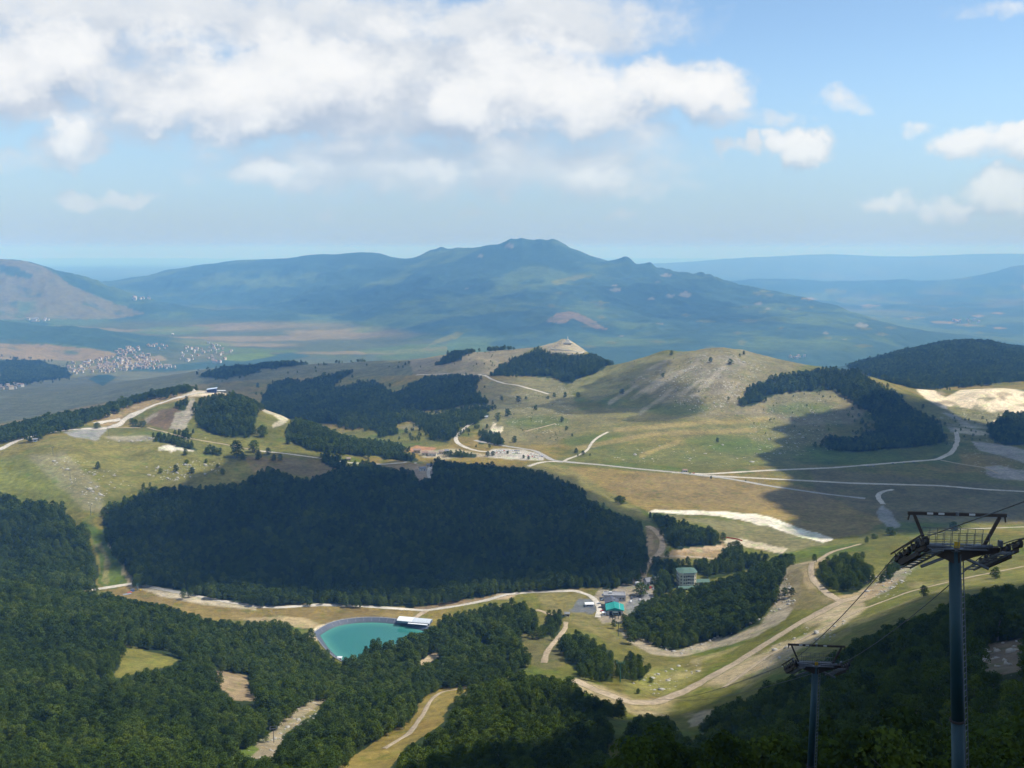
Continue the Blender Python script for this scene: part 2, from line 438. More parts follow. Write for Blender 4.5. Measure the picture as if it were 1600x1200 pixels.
# summit crags of the great mountain
crag = sstep(Zg, -60, 60) * (Yg > 8500) * (Yg < 11000)
Zg += crag * (fbm(Xg, Yg, 170.0, 3, 0.6, 31, True) * 20.0 - 6.0)
# knolls and cliffs along the skyline: (column, metres north, half width and rise in photo pixels)
for (c, Y, wpx, up) in ((798, 9850, 10, 5.5), (816, 9800, 8, 4.5), (845, 9700, 6, 2), (866, 9600, 11, 4.5), (884, 9600, 8, 2.5), (905, 9600, 8, 2), (760, 10200, 10, 2), (712, 10500, 9, 4), (690, 11200, 7, 4), (672, 11200, 12, 4), (560, 11500, 30, 2), (480, 11800, 30, 2),
                        (935, 9450, 8, -2), (980, 9300, 12, 8), (1000, 9300, 6, 3), (1014, 9250, 8, 6.5), (1042, 9300, 7, 4), (1070, 9250, 8, 2.5), (1096, 9200, 6, 5.5), (1112, 9150, 6, 4), (1150, 8900, 10, 3)):
    x0 = unproject(c, 400, Y)[0]; wm = wpx * Y / FPX
    Zg += up * Y / FPX * np.exp(-((Xg - x0) / wm) ** 2 - ((Yg - Y) / 420.0) ** 2)
WATER_Z = -347.0
POND = [(500, 993), (520, 980), (548, 974), (585, 972), (625, 976), (655, 984), (674, 990), (662, 997), (620, 1009), (578, 1021), (558, 1036), (545, 1038), (528, 1028), (512, 1012)]
_pp = []
for (px, py) in POND:
    Yp = WATER_Z / elev(py); _pp.append((unproject(px, py, Yp)[0], Yp))
POND_W = np.array(_pp)
POND_C = POND_W.mean(0)
def pond_d(x, y):
    """signed distance to the water outline in metres (negative inside)"""
    P = POND_W
    d = np.full(x.shape, 1e9)
    for i in range(len(P)):
        ax, ay = P[i - 1]; bx, by = P[i]
        L = (bx - ax) ** 2 + (by - ay) ** 2
        t = np.clip(((x - ax) * (bx - ax) + (y - ay) * (by - ay)) / L, 0, 1)
        d = np.minimum(d, np.hypot(x - ax - t * (bx - ax), y - ay - t * (by - ay)))
    ins = poly_in(x, y, P)
    return np.where(ins, -d, d)
pm = (np.abs(Xg - POND_C[0]) < 180) & (np.abs(Yg - POND_C[1]) < 180)
pd = np.full(Xg.shape, 999.0)
pd[pm] = pond_d(Xg[pm], Yg[pm])
# basin dug into a level terrace
rim = WATER_Z + 3.2
w = 1 - sstep(pd, 5, 38)
Zg = Zg * (1 - w) + rim * w
Zg = np.where(pd < 6, np.minimum(Zg, rim + np.clip(pd - 6, -14, 0) * 0.62), Zg)
# levelled ground at the base station and the car park
for (px, py, Y, z, r) in ((955, 950, 905, -349.5, 45), (1000, 920, 955, -349.5, 35), (800, 711, 1620, -350.5, 60), (1073, 920, 955, -349.0, 26)):
    x0 = unproject(px, py, Y)[0]
    dd = np.hypot(Xg - x0, Yg - Y)
    w = 1 - sstep(dd, r * 0.7, r * 1.5)
    Zg = Zg * (1 - w) + z * w

def H(x, y):
    x = np.atleast_1d(np.asarray(x, float)); y = np.atleast_1d(np.asarray(y, float))
    return bil(Zg, ac, sr, x / y, np.log(y))
def H1(x, y):
    return float(H(x, y)[0])
RUN = np.maximum.accumulate(Zg / Yg, axis=0)                 # skyline seen so far, for each bearing
def ray_ground(px, py, y0=120.0, y1=60000.0):
    for k in range(8):
        g = ray_ground_1(px, py + 2 * k, y0, y1)
        if g is not None: return g
    return None
def ray_ground_1(px, py, y0, y1):
    """first point of the ground under a photo pixel (built place, real distance)"""
    v = (600.0 - py) / FPX
    k = CT + v * ST
    kx, kz = (px - 800) / FPX / k, (-ST + v * CT) / k
    lo, hi = math.log(y0), math.log(y1)
    for n in (500, 24):
        Ys = np.exp(np.linspace(lo, hi, n))
        hit = np.nonzero(H(kx * Ys, Ys) >= kz * Ys)[0]
        if not len(hit): return None
        j = hit[0]
        if j == 0: break
        lo, hi = math.log(Ys[j - 1]), math.log(Ys[j])
    y = float(Ys[j])
    return kx * y, y, H1(kx * y, y)
PX, PY = project(Xg, Yg, Zg)
VIS = (Zg / Yg) >= np.vstack([np.full((1, NA), -9.0), RUN[:-1]]) - 0.002

# ------------------------------------------------------------------ where the woods stand (outline incl. crowns, min/max distance)
WOODS = {
 'near_left': ([(-80,1260),(-80,905),(60,905),(160,918),(250,945),(330,966),(385,970),(400,965),(440,970),(452,980),(478,994),(494,1010),(510,1018),(528,1032),(545,1036),(549,1010),(565,1000),(620,995),(650,986),(672,978),(690,962),(740,952),(800,932),(830,948),(840,968),(838,985),(815,990),(825,1030),(822,1045),(780,1062),(735,1080),(600,1260)], 380, 880),
 'near_centre': ([(585,1260),(620,1182),(650,1162),(690,1132),(710,1102),(735,1077),(780,1050),(820,1036),(850,1040),(880,1050),(920,1088),(950,1103),(962,1140),(945,1200),(965,1260)], 330, 640),
 'clump_track': ([(838,1000),(840,985),(850,963),(862,949),(890,949),(890,962),(880,966),(872,992)], 700, 1000),
 'clump_lift': ([(878,1000),(905,978),(930,993),(955,1003),(962,1020),(955,1068),(940,1066),(910,1056),(885,1036)], 600, 900),
 'bushes_lift': ([(966,1030),(980,1018),(993,1020),(1000,1030),(1022,1034),(1022,1045),(1000,1066),(966,1062)], 600, 860),
 'station_wood': ([(972,968),(1000,945),(1030,930),(1060,925),(1090,915),(1120,905),(1160,890),(1200,875),(1230,864),(1300,848),(1362,836),(1364,846),(1300,857),(1245,870),(1232,882),(1222,910),(1205,945),(1182,975),(1140,992),(1060,1014),(1030,1013),(985,992)], 760, 1080),
 'hotel_left': ([(1006,890),(1020,870),(1045,874),(1056,880),(1056,918),(1045,927),(1028,932),(1024,906)], 920, 1080),
 'hotel_back': ([(1056,884),(1040,874),(1100,871),(1128,866),(1143,846),(1158,845),(1165,857),(1190,861),(1210,872),(1160,892),(1110,905),(1092,896)], 965, 1110),
 'knoll': ([(1013,812),(1020,802),(1040,805),(1070,814),(1100,821),(1122,831),(1131,845),(1125,851),(1080,856),(1055,859),(1045,850),(1038,835),(1030,819)], 1050, 1260),
 'central': ([(160,808),(165,793),(200,768),(225,764),(250,760),(300,758),(380,750),(420,726),(440,733),(470,746),(490,743),(520,733),(570,717),(586,720),(600,733),(640,733),(665,748),(672,713),(700,710),(760,711),(820,720),(870,743),(905,763),(920,778),(955,795),(1000,813),(1012,830),(1012,860),(1005,897),(1000,907),(985,907),(955,922),(930,918),(900,920),(850,922),(780,928),(700,943),(620,950),(500,944),(400,946),(340,938),(260,918),(220,918),(200,893),(180,862),(165,832)], 900, 1480),
 'left': ([(-80,776),(30,774),(60,780),(100,783),(106,800),(130,830),(150,860),(156,890),(150,917),(120,925),(-80,915)], 940, 1250),
 'crest_strip': ([(-80,664),(0,652),(60,640),(120,627),(200,609),(270,597),(300,597),(304,606),(250,616),(205,627),(160,638),(150,648),(120,660),(60,673),(0,684),(-80,694)], 1380, 2000),
 'crest_wood': ([(304,652),(318,620),(330,616),(370,617),(400,621),(406,630),(400,655),(393,684),(375,684),(350,681),(325,676),(310,664)], 1480, 1790),
 'shoulder': ([(442,668),(455,657),(480,654),(520,661),(570,673),(620,692),(660,714),(652,720),(600,717),(590,713),(540,711),(500,706),(480,703),(468,696),(450,689)], 1420, 1700),
 'field_clump': ([(499,720),(505,706),(530,704),(541,718),(541,733),(520,732)], 1360, 1480),
 'hedge_a': ([(236,684),(245,674),(262,676),(290,683),(309,694),(305,704),(290,701),(262,693),(240,690)], 1380, 1560),
 'hedge_b': ([(198,660),(215,656),(240,662),(238,668),(200,666)], 1450, 1640),
 'hedge_c': ([(262,672),(285,672),(318,682),(320,688),(300,687),(264,679)], 1440, 1620),
 'hedge_d': ([(318,700),(330,696),(346,700),(345,712),(320,710)], 1380, 1500),
 'hedge_e': ([(275,638),(286,620),(296,618),(296,630),(288,642),(280,640)], 1560, 1760),
 'mid_a': ([(405,628),(415,610),(425,596),(450,588),(470,596),(476,590),(490,591),(520,583),(545,576),(556,580),(526,596),(520,606),(545,599),(585,592),(592,602),(615,613),(640,599),(670,586),(690,582),(740,585),(756,590),(746,599),(740,606),(760,620),(762,632),(720,633),(700,641),(640,641),(560,643),(500,650),(420,646)], 1950, 3000),
 'mid_b': ([(480,655),(560,645),(640,640),(700,644),(722,634),(765,634),(762,650),(742,662),(716,668),(700,690),(690,687),(672,680),(664,672),(650,664),(640,652),(618,650),(622,668),(625,678),(612,680),(600,680),(570,668)], 1750, 2150),
 'mid_c': ([(745,694),(748,678),(765,672),(793,690),(790,696),(766,694)], 1640, 1850),
 'mid_d': ([(660,680),(672,676),(700,684),(706,690),(690,691),(664,686)], 1640, 1850),
 'lot_trees': ([(697,714),(700,704),(725,701),(745,703),(748,714),(720,716)], 1560, 1680),
 'fort': ([(756,588),(800,558),(845,543),(858,552),(905,551),(928,554),(952,562),(945,576),(890,598),(885,601),(870,591),(800,586)], 2350, 2900),
 'fort_ridge': ([(670,572),(690,558),(700,551),(740,544),(775,537),(826,541),(800,546),(740,549),(716,562),(700,568)], 2600, 3100),
 'patch_top': ([(1152,634),(1163,612),(1190,592),(1230,580),(1290,574),(1335,577),(1355,592),(1330,609),(1300,611),(1240,611),(1200,621),(1172,636)], 1950, 2400),
 'patch_right': ([(1300,606),(1350,590),(1400,612),(1440,642),(1468,662),(1482,690),(1440,697),(1330,707),(1283,692),(1290,680),(1340,682),(1372,670),(1362,647),(1330,625)], 1650, 2300),
 'east_hill': ([(1318,572),(1380,555),(1440,538),(1500,528),(1560,532),(1680,545),(1680,592),(1560,598),(1480,606),(1430,608),(1400,600),(1365,588)], 2380, 3800),
 'quarry_wood': ([(1543,668),(1570,645),(1600,639),(1680,645),(1680,690),(1570,697),(1545,684)], 1700, 2100),
 'piste_wood': ([(1273,893),(1285,872),(1310,867),(1335,861),(1346,873),(1364,888),(1364,905),(1340,926),(1320,929),(1290,915)], 760, 960),
 'piste_shrubs': ([(1365,905),(1380,885),(1400,868),(1430,852),(1450,848),(1430,872),(1400,895),(1375,912)], 700, 1000),
 'dark_spur': ([(985,1150),(990,1110),(1010,1096),(1040,1113),(1060,1140),(1080,1150),(1100,1140),(1120,1108),(1150,1083),(1185,1062),(1230,1048),(1290,1028),(1340,1003),(1400,975),(1460,955),(1480,940),(1520,933),(1545,918),(1570,913),(1600,918),(1700,915),(1700,1300),(985,1300)], 120, 540),
 'mid_e': ([(410,642),(500,640),(560,640),(650,638),(650,655),(600,666),(560,668),(480,658),(430,650)], 1850, 2500),
 'ridge_strip': ([(390,574),(420,559),(470,554),(570,555),(570,562),(480,567),(430,576)], 2900, 3800),
 'pasture_wood': ([(296,588),(345,574),(400,570),(414,580),(350,592)], 2600, 3700),
 'plain_bush': ([(946,773),(955,768),(970,772),(984,780),(985,788),(970,786),(955,778)], 1250, 1420),
 'far_left_slope': ([(0,560),(60,562),(100,572),(118,586),(60,596),(0,602)], 3500, 5300),
}
# open ground inside the woods
GLADES = [
 [(183,1003),(205,1012),(240,1018),(282,1030),(270,1042),(235,1047),(205,1053),(190,1060),(176,1057),(187,1040)],
 [(324,1036),(342,1049),(386,1057),(388,1074),(402,1083),(408,1094),(366,1094),(343,1075)],
 [(514,1088),(502,1110),(482,1123),(456,1137),(437,1152),(428,1186),(388,1184),(400,1160),(430,1138),(443,1124),(462,1108),(482,1097)],
 [(340,1196),(393,1163),(404,1172),(372,1198)],
 [(515,1215),(560,1174),(600,1149),(648,1120),(665,1086),(690,1074),(732,1071),(735,1078),(707,1100),(692,1126),(662,1151),(640,1167),(618,1190),(592,1215)],
 [(648,1036),(663,1025),(692,1016),(694,1023),(662,1039)],
 [(652,752),(665,745),(676,738),(678,728),(655,730),(645,737)],
 [(1513,1040),(1545,1005),(1600,995),(1600,1050),(1560,1055)],
 [(1448,1170),(1470,1135),(1482,1130),(1480,1160)],
 [(1470,1035),(1480,1005),(1484,1040)],
]

# ------------------------------------------------------------------ land cover (surface colours, haze painted into the far ones)
DRY = (0.230, 0.180, 0.068); GRASS = (0.138, 0.138, 0.044); GREEN = (0.082, 0.122, 0.028); STONY = (0.255, 0.230, 0.175)
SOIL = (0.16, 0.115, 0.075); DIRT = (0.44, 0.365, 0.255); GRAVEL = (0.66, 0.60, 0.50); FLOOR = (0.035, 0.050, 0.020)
WOOD_HAZE = (0.055, 0.098, 0.090); QUARRY = (0.76, 0.66, 0.51); SCREE = (0.33, 0.30, 0.245); PLAIN = (0.27, 0.205, 0.092); GREY = (0.30, 0.295, 0.28)  # far woods made bluer and paler, haze put into the colour
cov = np.zeros((NS, NA, 3)); rock = np.zeros((NS, NA))
def lerp(mask, col):
    global cov
    cov = cov * (1 - mask[..., None]) + np.asarray(col) * mask[..., None]
n_big = fbm(Xg, Yg, 240.0, 4, 0.55, 41)
n_mid = fbm(Xg, Yg, 60.0, 4, 0.55, 43)
n_far = fbm(Xg, Yg, 900.0, 5, 0.55, 47)
cov[:] = GRASS
lerp(sstep(n_big + 0.5 * n_mid, -0.15, 0.35), DRY)
lerp(sstep(n_mid - 0.6 * n_big, 0.10, 0.55) * 0.75, GREEN)
n57 = fbm(Xg, Yg, 170.0, 4, 0.6, 57)
rag = np.clip(2600.0 / Yg, 0.6, 4.0)
JX = PX + fbm(Xg, Yg, 28.0, 3, 0.6, 51) * rag * 2.2
JY = PY + fbm(Xg, Yg, 28.0, 3, 0.6, 53) * rag * 1.1
def patch(poly, col, y0=100, y1=5000, soft=3.0, k=1.0, thr=None):
    m = poly_soft(JX, JY, poly, soft) * (Yg > y0) * (Yg < y1) * k
    if y0 >= 4000 and soft < 7: m = m * sstep(n57 + 0.9 * poly_soft(JX, JY, poly, 0.5) , 0.25, 0.85)
    if thr is not None: m = m * sstep(n_mid, thr - 0.2, thr + 0.25)
    lerp(m, col)
def rocky(poly, k, y0=100, y1=5000, soft=8):
    global rock
    rock = np.maximum(rock, poly_soft(JX, JY, poly, soft) * (Yg > y0) * (Yg < y1) * k)

# beyond 3 km: woods, pastures and fields
farm = sstep(Yg, 2600, 3400)
lerp(farm, (0.145, 0.152, 0.092))
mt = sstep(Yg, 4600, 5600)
lerp(mt, WOOD_HAZE)
lerp(sstep(Yg, 2800, 3200) * sstep(PX, 700, 760), WOOD_HAZE)
lerp(mt * sstep(n_far + 0.4 * fbm(Xg, Yg, 300.0, 3, 0.5, 61), 0.02, 0.40) * 0.60, (0.125, 0.175, 0.085))  # lighter green ground, strengthened to paint in sunlit relief as well
# great plain beyond the village: long pale strips
lowp = mt * (1 - sstep(Zg, -585, -545)) * (Yg < 11500) * (PX < 700)
strip = vnoise((Xg + 0.3 * Yg) / 900.0, (Yg - 0.15 * Xg) / 260.0, 71)
lerp(lowp * 0.85, (0.10, 0.115, 0.06))
lerp(lowp * sstep(strip, 0.50, 0.75) * 0.9, (0.24, 0.20, 0.115))
lerp(lowp * sstep(vnoise(Xg / 500.0, Yg / 330.0, 73), 0.62, 0.8) * 0.7, (0.11, 0.16, 0.055))
farr = sstep(Yg, 9000, 12000) * sstep(PX, 1050, 1200)
lerp(farr * sstep(fbm(Xg, Yg, 1400.0, 5, 0.6, 77), 0.0, 0.4) * 0.6, (0.17, 0.16, 0.085))
lerp(sstep(Yg, 15000, 24000) * 0.75, (0.135, 0.185, 0.195))  # farthest ground turned pale blue, painted haze on top of the volume
patch([(-200,400),(0,404),(40,408),(70,418),(110,445),(160,468),(225,490),(180,498),(-200,500)], (0.165, 0.160, 0.105), 7000, 9500, 4, 0.95)
patch([(0,414),(25,418),(52,430),(45,434),(10,428),(0,426)], WOOD_HAZE, 7000, 9500, 2, 0.9)
patch([(-200,540),(0,537),(60,538),(140,545),(182,553),(172,561),(120,564),(60,562),(-200,556)], (0.235, 0.190, 0.12), 4000, 6200, 2)
patch([(-200,497),(0,499),(60,506),(120,514),(190,528),(230,540),(180,548),(100,537),(0,530),(-200,530)], WOOD_HAZE, 4000, 6500, 2)
patch([(-200,600),(-200,660),(0,660),(300,600),(420,590),(640,585),(720,560),(560,560),(420,562),(300,575),(120,596),(60,602)], (0.138, 0.146, 0.092), 2100, 4800, 3)
patch([(0,595),(60,590),(120,578),(200,570),(260,562),(250,556),(150,572),(60,592)], (0.26, 0.22, 0.14), 3600, 6000, 2)
patch([(140,592),(165,583),(180,590),(160,602)], WOOD_HAZE, 2100, 4600, 2)
patch([(200,578),(260,572),(330,566),(400,560),(450,552),(480,556),(420,568),(330,574),(260,580)], WOOD_HAZE, 2800, 6200, 3)
patch([(345,556),(380,552),(420,550),(430,556),(380,565),(350,562)], (0.12, 0.17, 0.055), 4500, 6500, 3)
patch([(560,548),(640,538),(760,536),(780,548),(700,556),(600,562)], (0.10, 0.15, 0.05), 4000, 6500, 6, 0.7)
patch([(658,548),(672,540),(716,528),(724,520),(716,518),(680,532)], (0.16, 0.17, 0.065), 4000, 6800, 2)
patch([(852,502),(870,490),(888,486),(905,490),(930,503),(947,514),(930,513),(908,503),(895,497),(880,506)], (0.24, 0.195, 0.135), 5400, 7600, 2)
patch([(860,440),(900,430),(925,430),(900,438),(870,446)], (0.15, 0.17, 0.07), 7000, 9800, 3)
for (x, y, r) in ((962, 452, 9), (1070, 460, 11), (1046, 462, 7), (1018, 466, 5), (960, 446, 5), (1032, 505, 5), (970, 525, 5), (1185, 474, 6), (1165, 480, 4), (1200, 482, 5), (1040, 430, 10), (1027, 440, 4), (730, 450, 3), (750, 400, 5), (795, 384, 8), (1256, 548, 5), (1290, 520, 5), (1320, 530, 4), (1345, 508, 12)):
    a = rng.uniform(0.2, 0.5)
    patch([(x - r, y + 1), (x, y - r * a), (x + r, y), (x + r * .6, y + r * a)], (0.30, 0.28, 0.25), 4800, 10500, 1.5, 0.6)
for i in range(46):
    x, y = rng.uniform(850, 1440), rng.uniform(455, 545)
    r = rng.uniform(4, 16)
    if rng.random() < 0.6: patch([(x - r, y), (x, y - 2.4), (x + r, y + 1), (x, y + 3)], (0.14, 0.15, 0.07), 4800, 9500, 3, 0.7)
for i in range(40):
    x, y = rng.uniform(1180, 1640), rng.uniform(425, 520)
    r = rng.uniform(5, 20)
    patch([(x - r, y), (x, y - 1.6), (x + r, y + 0.6), (x, y + 2)], (0.26, 0.21, 0.12) if rng.random() < .5 else (0.15, 0.17, 0.07), 7000, 20000, 2.5, 0.8)

# hills beyond the plain
patch([(640,560),(760,540),(830,542),(800,560),(750,590),(650,582)], STONY, 2200, 3200, 6, 0.75)
patch([(740,600),(870,590),(900,640),(870,690),(760,690)], (0.20, 0.185, 0.105), 1600, 2600, 10, 0.8)
patch([(890,600),(1000,560),(1060,555),(1000,590),(930,625)], (0.20, 0.19, 0.095), 1700, 2700, 8, 0.8)
patch([(990,600),(1080,545),(1150,540),(1260,565),(1200,590),(1160,630),(1140,655),(1060,650),(1030,620)], (0.225, 0.20, 0.125), 1800, 2600, 10, 0.75)
patch([(1060,570),(1130,548),(1170,580),(1120,600)], STONY, 1800, 2600, 12, 0.7, 0.0)
patch([(1060,640),(1100,610),(1160,600),(1140,650)], STONY, 1800, 2600, 8, 0.7, 0.0)
patch([(810,655),(960,640),(1150,650),(1280,640),(1290,690),(1160,685),(960,672),(830,690)], (0.185, 0.165, 0.085), 1600, 2200, 8, 0.7)
patch([(1150,645),(1180,625),(1240,612),(1300,612),(1350,640),(1330,660),(1250,662)], STONY, 1800, 2300, 6, 0.5)
patch([(880,690),(960,670),(1060,660),(1200,655),(1280,680),(1250,730),(1100,728),(940,712)], (0.165, 0.165, 0.065), 1550, 1950, 10, 0.55)
patch([(1260,700),(1480,690),(1500,720),(1300,735)], GREEN, 1550, 1800, 5, 0.7)
for (x, y) in ((1120, 690), (1290, 715), (1060, 640), (1160, 700), (930, 690), (840, 660), (1250, 640)):
    patch([(x - 45, y), (x, y - 7), (x + 45, y - 2), (x, y + 7)], GREEN, 1550, 2300, 10, 0.6)
for (x0, y0, x1, y1) in ((900, 700, 1020, 678), (1020, 678, 1180, 672), (960, 672, 1120, 658), (1120, 660, 1200, 655), (1000, 712, 1060, 690)):
    patch([(x0, y0 - 1), (x1, y1 - 1.5), (x1, y1 + 1.5), (x0, y0 + 1.5)], (0.29, 0.235, 0.11), 1550, 2300, 4, 0.8)
for (x0, y0, x1, y1, w) in ((1090,566,1010,612,2.5), (1060,575,985,625,2), (1100,590,1030,640,2), (1130,575,1080,620,3), (1010,560,965,590,2), (1000,600,950,630,1.5), (1160,590,1120,640,2), (1050,610,1000,645,1.5), (1150,560,1190,600,2), (1040,565,1000,585,1.5)):
    patch([(x0, y0 - w), (x0 + w, y0), (x1 + w, y1 + w), (x1, y1 - w)], (0.36, 0.325, 0.25), 1750, 2600, 3, 0.75, -0.05)
rocky([(780,620),(900,600),(880,680),(800,680)], 0.55); rocky([(1000,590),(1130,545),(1200,560),(1150,655),(1080,640)], 0.65)
rocky([(1160,650),(1260,612),(1320,640),(1300,700),(1200,720)], 0.5); rocky([(900,700),(1050,670),(1250,690),(1200,730),(950,725)], 0.28)
rocky([(1320,600),(1400,610),(1430,650),(1380,670)], 0.6)
patch([(845,540),(870,532),(890,530),(905,540),(920,548),(905,553),(862,552)], (0.36, 0.32, 0.24), 2500, 2950, 2)
patch([(1432,608),(1452,605),(1475,622),(1482,620),(1510,604),(1535,600),(1562,606),(1680,625),(1680,655),(1600,652),(1572,645),(1552,660),(1530,650),(1500,642),(1470,636),(1450,624)], QUARRY, 1950, 2400, 2)
for i in range(16):
    x, y = rng.uniform(1440, 1610), rng.uniform(608, 652)
    r = rng.uniform(5, 14)
    patch([(x - r, y), (x, y - 2.5), (x + r, y + 1.5), (x, y + 3)], (0.30, 0.25, 0.175) if i % 3 else (0.16, 0.165, 0.085), 1950, 2400, 2.5, 0.75)
patch([(1480,636),(1540,642),(1560,652),(1530,668),(1500,660)], (0.19, 0.185, 0.10), 1850, 2200, 3)
patch([(1440,625),(1462,640),(1482,668),(1495,690),(1530,690),(1600,720),(1680,735),(1680,715),(1590,695),(1545,680),(1500,655),(1470,630)], GREY, 1560, 2350, 3, 0.85, 0.05)
patch([(1490,665),(1540,668),(1545,684),(1600,705),(1540,690),(1500,690)], (0.48, 0.43, 0.33), 1560, 2200, 3, 0.7, 0.1)
patch([(1520,690),(1560,695),(1640,710),(1640,735),(1580,716),(1530,702)], (0.34, 0.32, 0.29), 1500, 1800, 2)
patch([(1540,730),(1562,728),(1600,736),(1640,735),(1640,750),(1570,748),(1545,742)], (0.36, 0.33, 0.30), 1400, 1600, 2)
rocky([(1480,640),(1600,650),(1680,740),(1540,740),(1480,690)], 0.5)
# strip of valley meadow and plain
patch([(860,730),(1060,742),(1350,782),(1400,800),(1350,830),(1290,842),(1200,805),(1012,797),(960,770),(880,740)], PLAIN, 1100, 1640, 5, 0.9)
patch([(1000,745),(1300,775),(1300,790),(1100,785),(960,762)], (0.21, 0.165, 0.095), 1150, 1600, 14, 0.5)
patch([(1270,735),(1620,765),(1620,815),(1390,812),(1280,770)], (0.155, 0.135, 0.075), 1150, 1640, 6, 0.85)
patch([(1040,806),(1200,822),(1290,848),(1230,862),(1140,842),(1110,820)], (0.205, 0.19, 0.105), 1040, 1260, 4, 0.85)
patch([(1014,801),(1022,797),(1060,797),(1130,800),(1180,803),(1202,809),(1242,823),(1302,842),(1284,847),(1240,836),(1200,822),(1172,815),(1120,806),(1060,803)], (0.78, 0.72, 0.62), 1050, 1320, 1.0)
patch([(1370,800),(1380,790),(1392,800),(1405,822),(1392,826),(1376,812)], (0.34, 0.34, 0.34), 1100, 1400, 2, 0.8)
patch([(820,725),(880,728),(1000,800),(1012,812),(960,796),(900,760)], (0.215, 0.195, 0.085), 1150, 1600, 5, 0.8)
patch([(150,918),(215,912),(330,932),(430,946),(620,948),(660,952),(640,966),(560,968),(490,978),(420,968),(330,968),(240,944)], (0.25, 0.195, 0.085), 840, 1000, 2)
patch([(180,925),(260,930),(380,948),(500,950),(620,955),(560,962),(420,962),(300,950)], (0.19, 0.145, 0.07), 840, 1000, 9, 0.75, 0.0)
patch([(200,912),(260,920),(400,945),(400,952),(330,944),(250,930)], (0.50, 0.45, 0.36), 860, 1000, 3, 0.75)
patch([(380,966),(440,964),(480,968),(500,978),(470,982),(455,977),(400,970)], (0.42, 0.34, 0.21), 840, 1000, 2, 0.9)
patch([(480,992),(488,981),(512,972),(545,967),(540,973),(515,980),(500,990),(494,1000)], (0.72, 0.61, 0.45), 810, 910, 1.5)
patch([(640,944),(720,938),(760,926),(800,916),(880,914),(1000,905),(1000,912),(900,920),(800,926),(720,946),(650,952)], (0.24, 0.18, 0.125), 880, 1010, 3, 0.85)
patch([(185,878),(215,905),(175,918),(155,912),(158,880),(150,850),(130,815),(165,830),(180,862)], GREEN, 950, 1250, 3, 0.9)
patch([(160,910),(165,870),(150,850),(160,848),(172,880),(168,912)], (0.33, 0.27, 0.16), 950, 1250, 2, 0.45)
patch([(170,820),(180,848),(205,890),(205,915),(198,915),(190,880),(172,850)], (0.40, 0.32, 0.22), 950, 1250, 1.5, 0.7)
# left meadow hill
patch([(-200,700),(60,690),(170,680),(320,690),(440,705),(560,735),(400,755),(200,765),(110,785),(-200,790)], (0.195, 0.180, 0.068), 1150, 1640, 10, 0.65)
patch([(-200,722),(40,720),(90,740),(110,780),(40,785),(-200,780)], (0.155, 0.170, 0.052), 1150, 1640, 10, 0.65)
patch([(60,690),(150,680),(235,690),(250,700),(120,712)], (0.21, 0.185, 0.07), 1150, 1640, 8, 0.5)
patch([(380,715),(480,718),(545,732),(500,748),(440,736),(400,738)], (0.215, 0.165, 0.09), 1300, 1460, 3, 0.85)
patch([(50,715),(100,710),(150,760),(160,795),(140,800),(110,770)], SCREE, 1150, 1500, 9, 0.32)
rocky([(60,708),(110,712),(180,735),(190,760),(150,790),(110,765)], 0.42); rocky([(220,724),(345,720),(345,740),(270,755),(230,740)], 0.5); rocky([(130,735),(180,730),(210,770),(150,775)], 0.4)
patch([(100,676),(130,670),(162,668),(165,672),(152,688),(140,684),(118,682)], GREY, 1300, 1560, 2)
patch([(165,682),(235,682),(240,688),(200,690),(170,686)], SCREE, 1250, 1560, 2, 0.7)
patch([(248,700),(262,695),(285,697),(300,704),(275,703),(268,706),(252,704)], (0.62, 0.58, 0.50), 1250, 1560, 1.2)
patch([(220,660),(248,642),(285,636),(272,655),(262,672),(240,665)], SOIL, 1450, 1760, 2, 0.9)
patch([(268,668),(275,645),(292,640),(298,622),(304,624),(300,648),(290,668),(278,672)], SCREE, 1450, 1760, 1.5)
patch([(225,655),(240,645),(246,648),(230,660)], SCREE, 1450, 1760, 2, 0.6)
patch([(160,645),(180,640),(230,625),(300,610),(330,606),(355,612),(350,618),(300,620),(250,632),(200,652),(170,668),(155,664)], (0.33, 0.25, 0.15), 1450, 1850, 2, 0.85)
patch([(285,618),(300,610),(345,606),(355,614),(340,616),(305,619)], (0.56, 0.49, 0.38), 1600, 1850, 1.5)
patch([(404,638),(432,634),(446,645),(475,649),(490,656),(470,660),(452,653),(440,664),(424,668),(436,655),(420,645)], (0.52, 0.47, 0.37), 1500, 1800, 1.5, 0.85)
patch([(600,727),(660,726),(672,735),(655,742),(620,735)], (0.27, 0.22, 0.15), 1380, 1600, 2, 0.8)
patch([(638,702),(650,696),(680,700),(678,706),(642,707)], (0.42, 0.24, 0.14), 1560, 1760, 1)
patch([(655,706),(710,702),(760,712),(700,716),(660,714)], (0.45, 0.40, 0.31), 1540, 1700, 2, 0.8)
patch([(760,714),(768,702),(815,703),(850,712),(848,718),(800,717)], (0.50, 0.47, 0.42), 1540, 1720, 1.5)
patch([(768,672),(772,660),(776,668),(788,668),(786,674),(772,678)], (0.62, 0.56, 0.45), 1700, 2000, 1)
for (x, y) in ((690, 578), (740, 575), (700, 592), (620, 655), (640, 668), (655, 660), (685, 648), (735, 655)):
    patch([(x - 14, y), (x, y - 3), (x + 14, y), (x, y + 3)], (0.22, 0.20, 0.12), 1750, 3100, 4, 0.8)
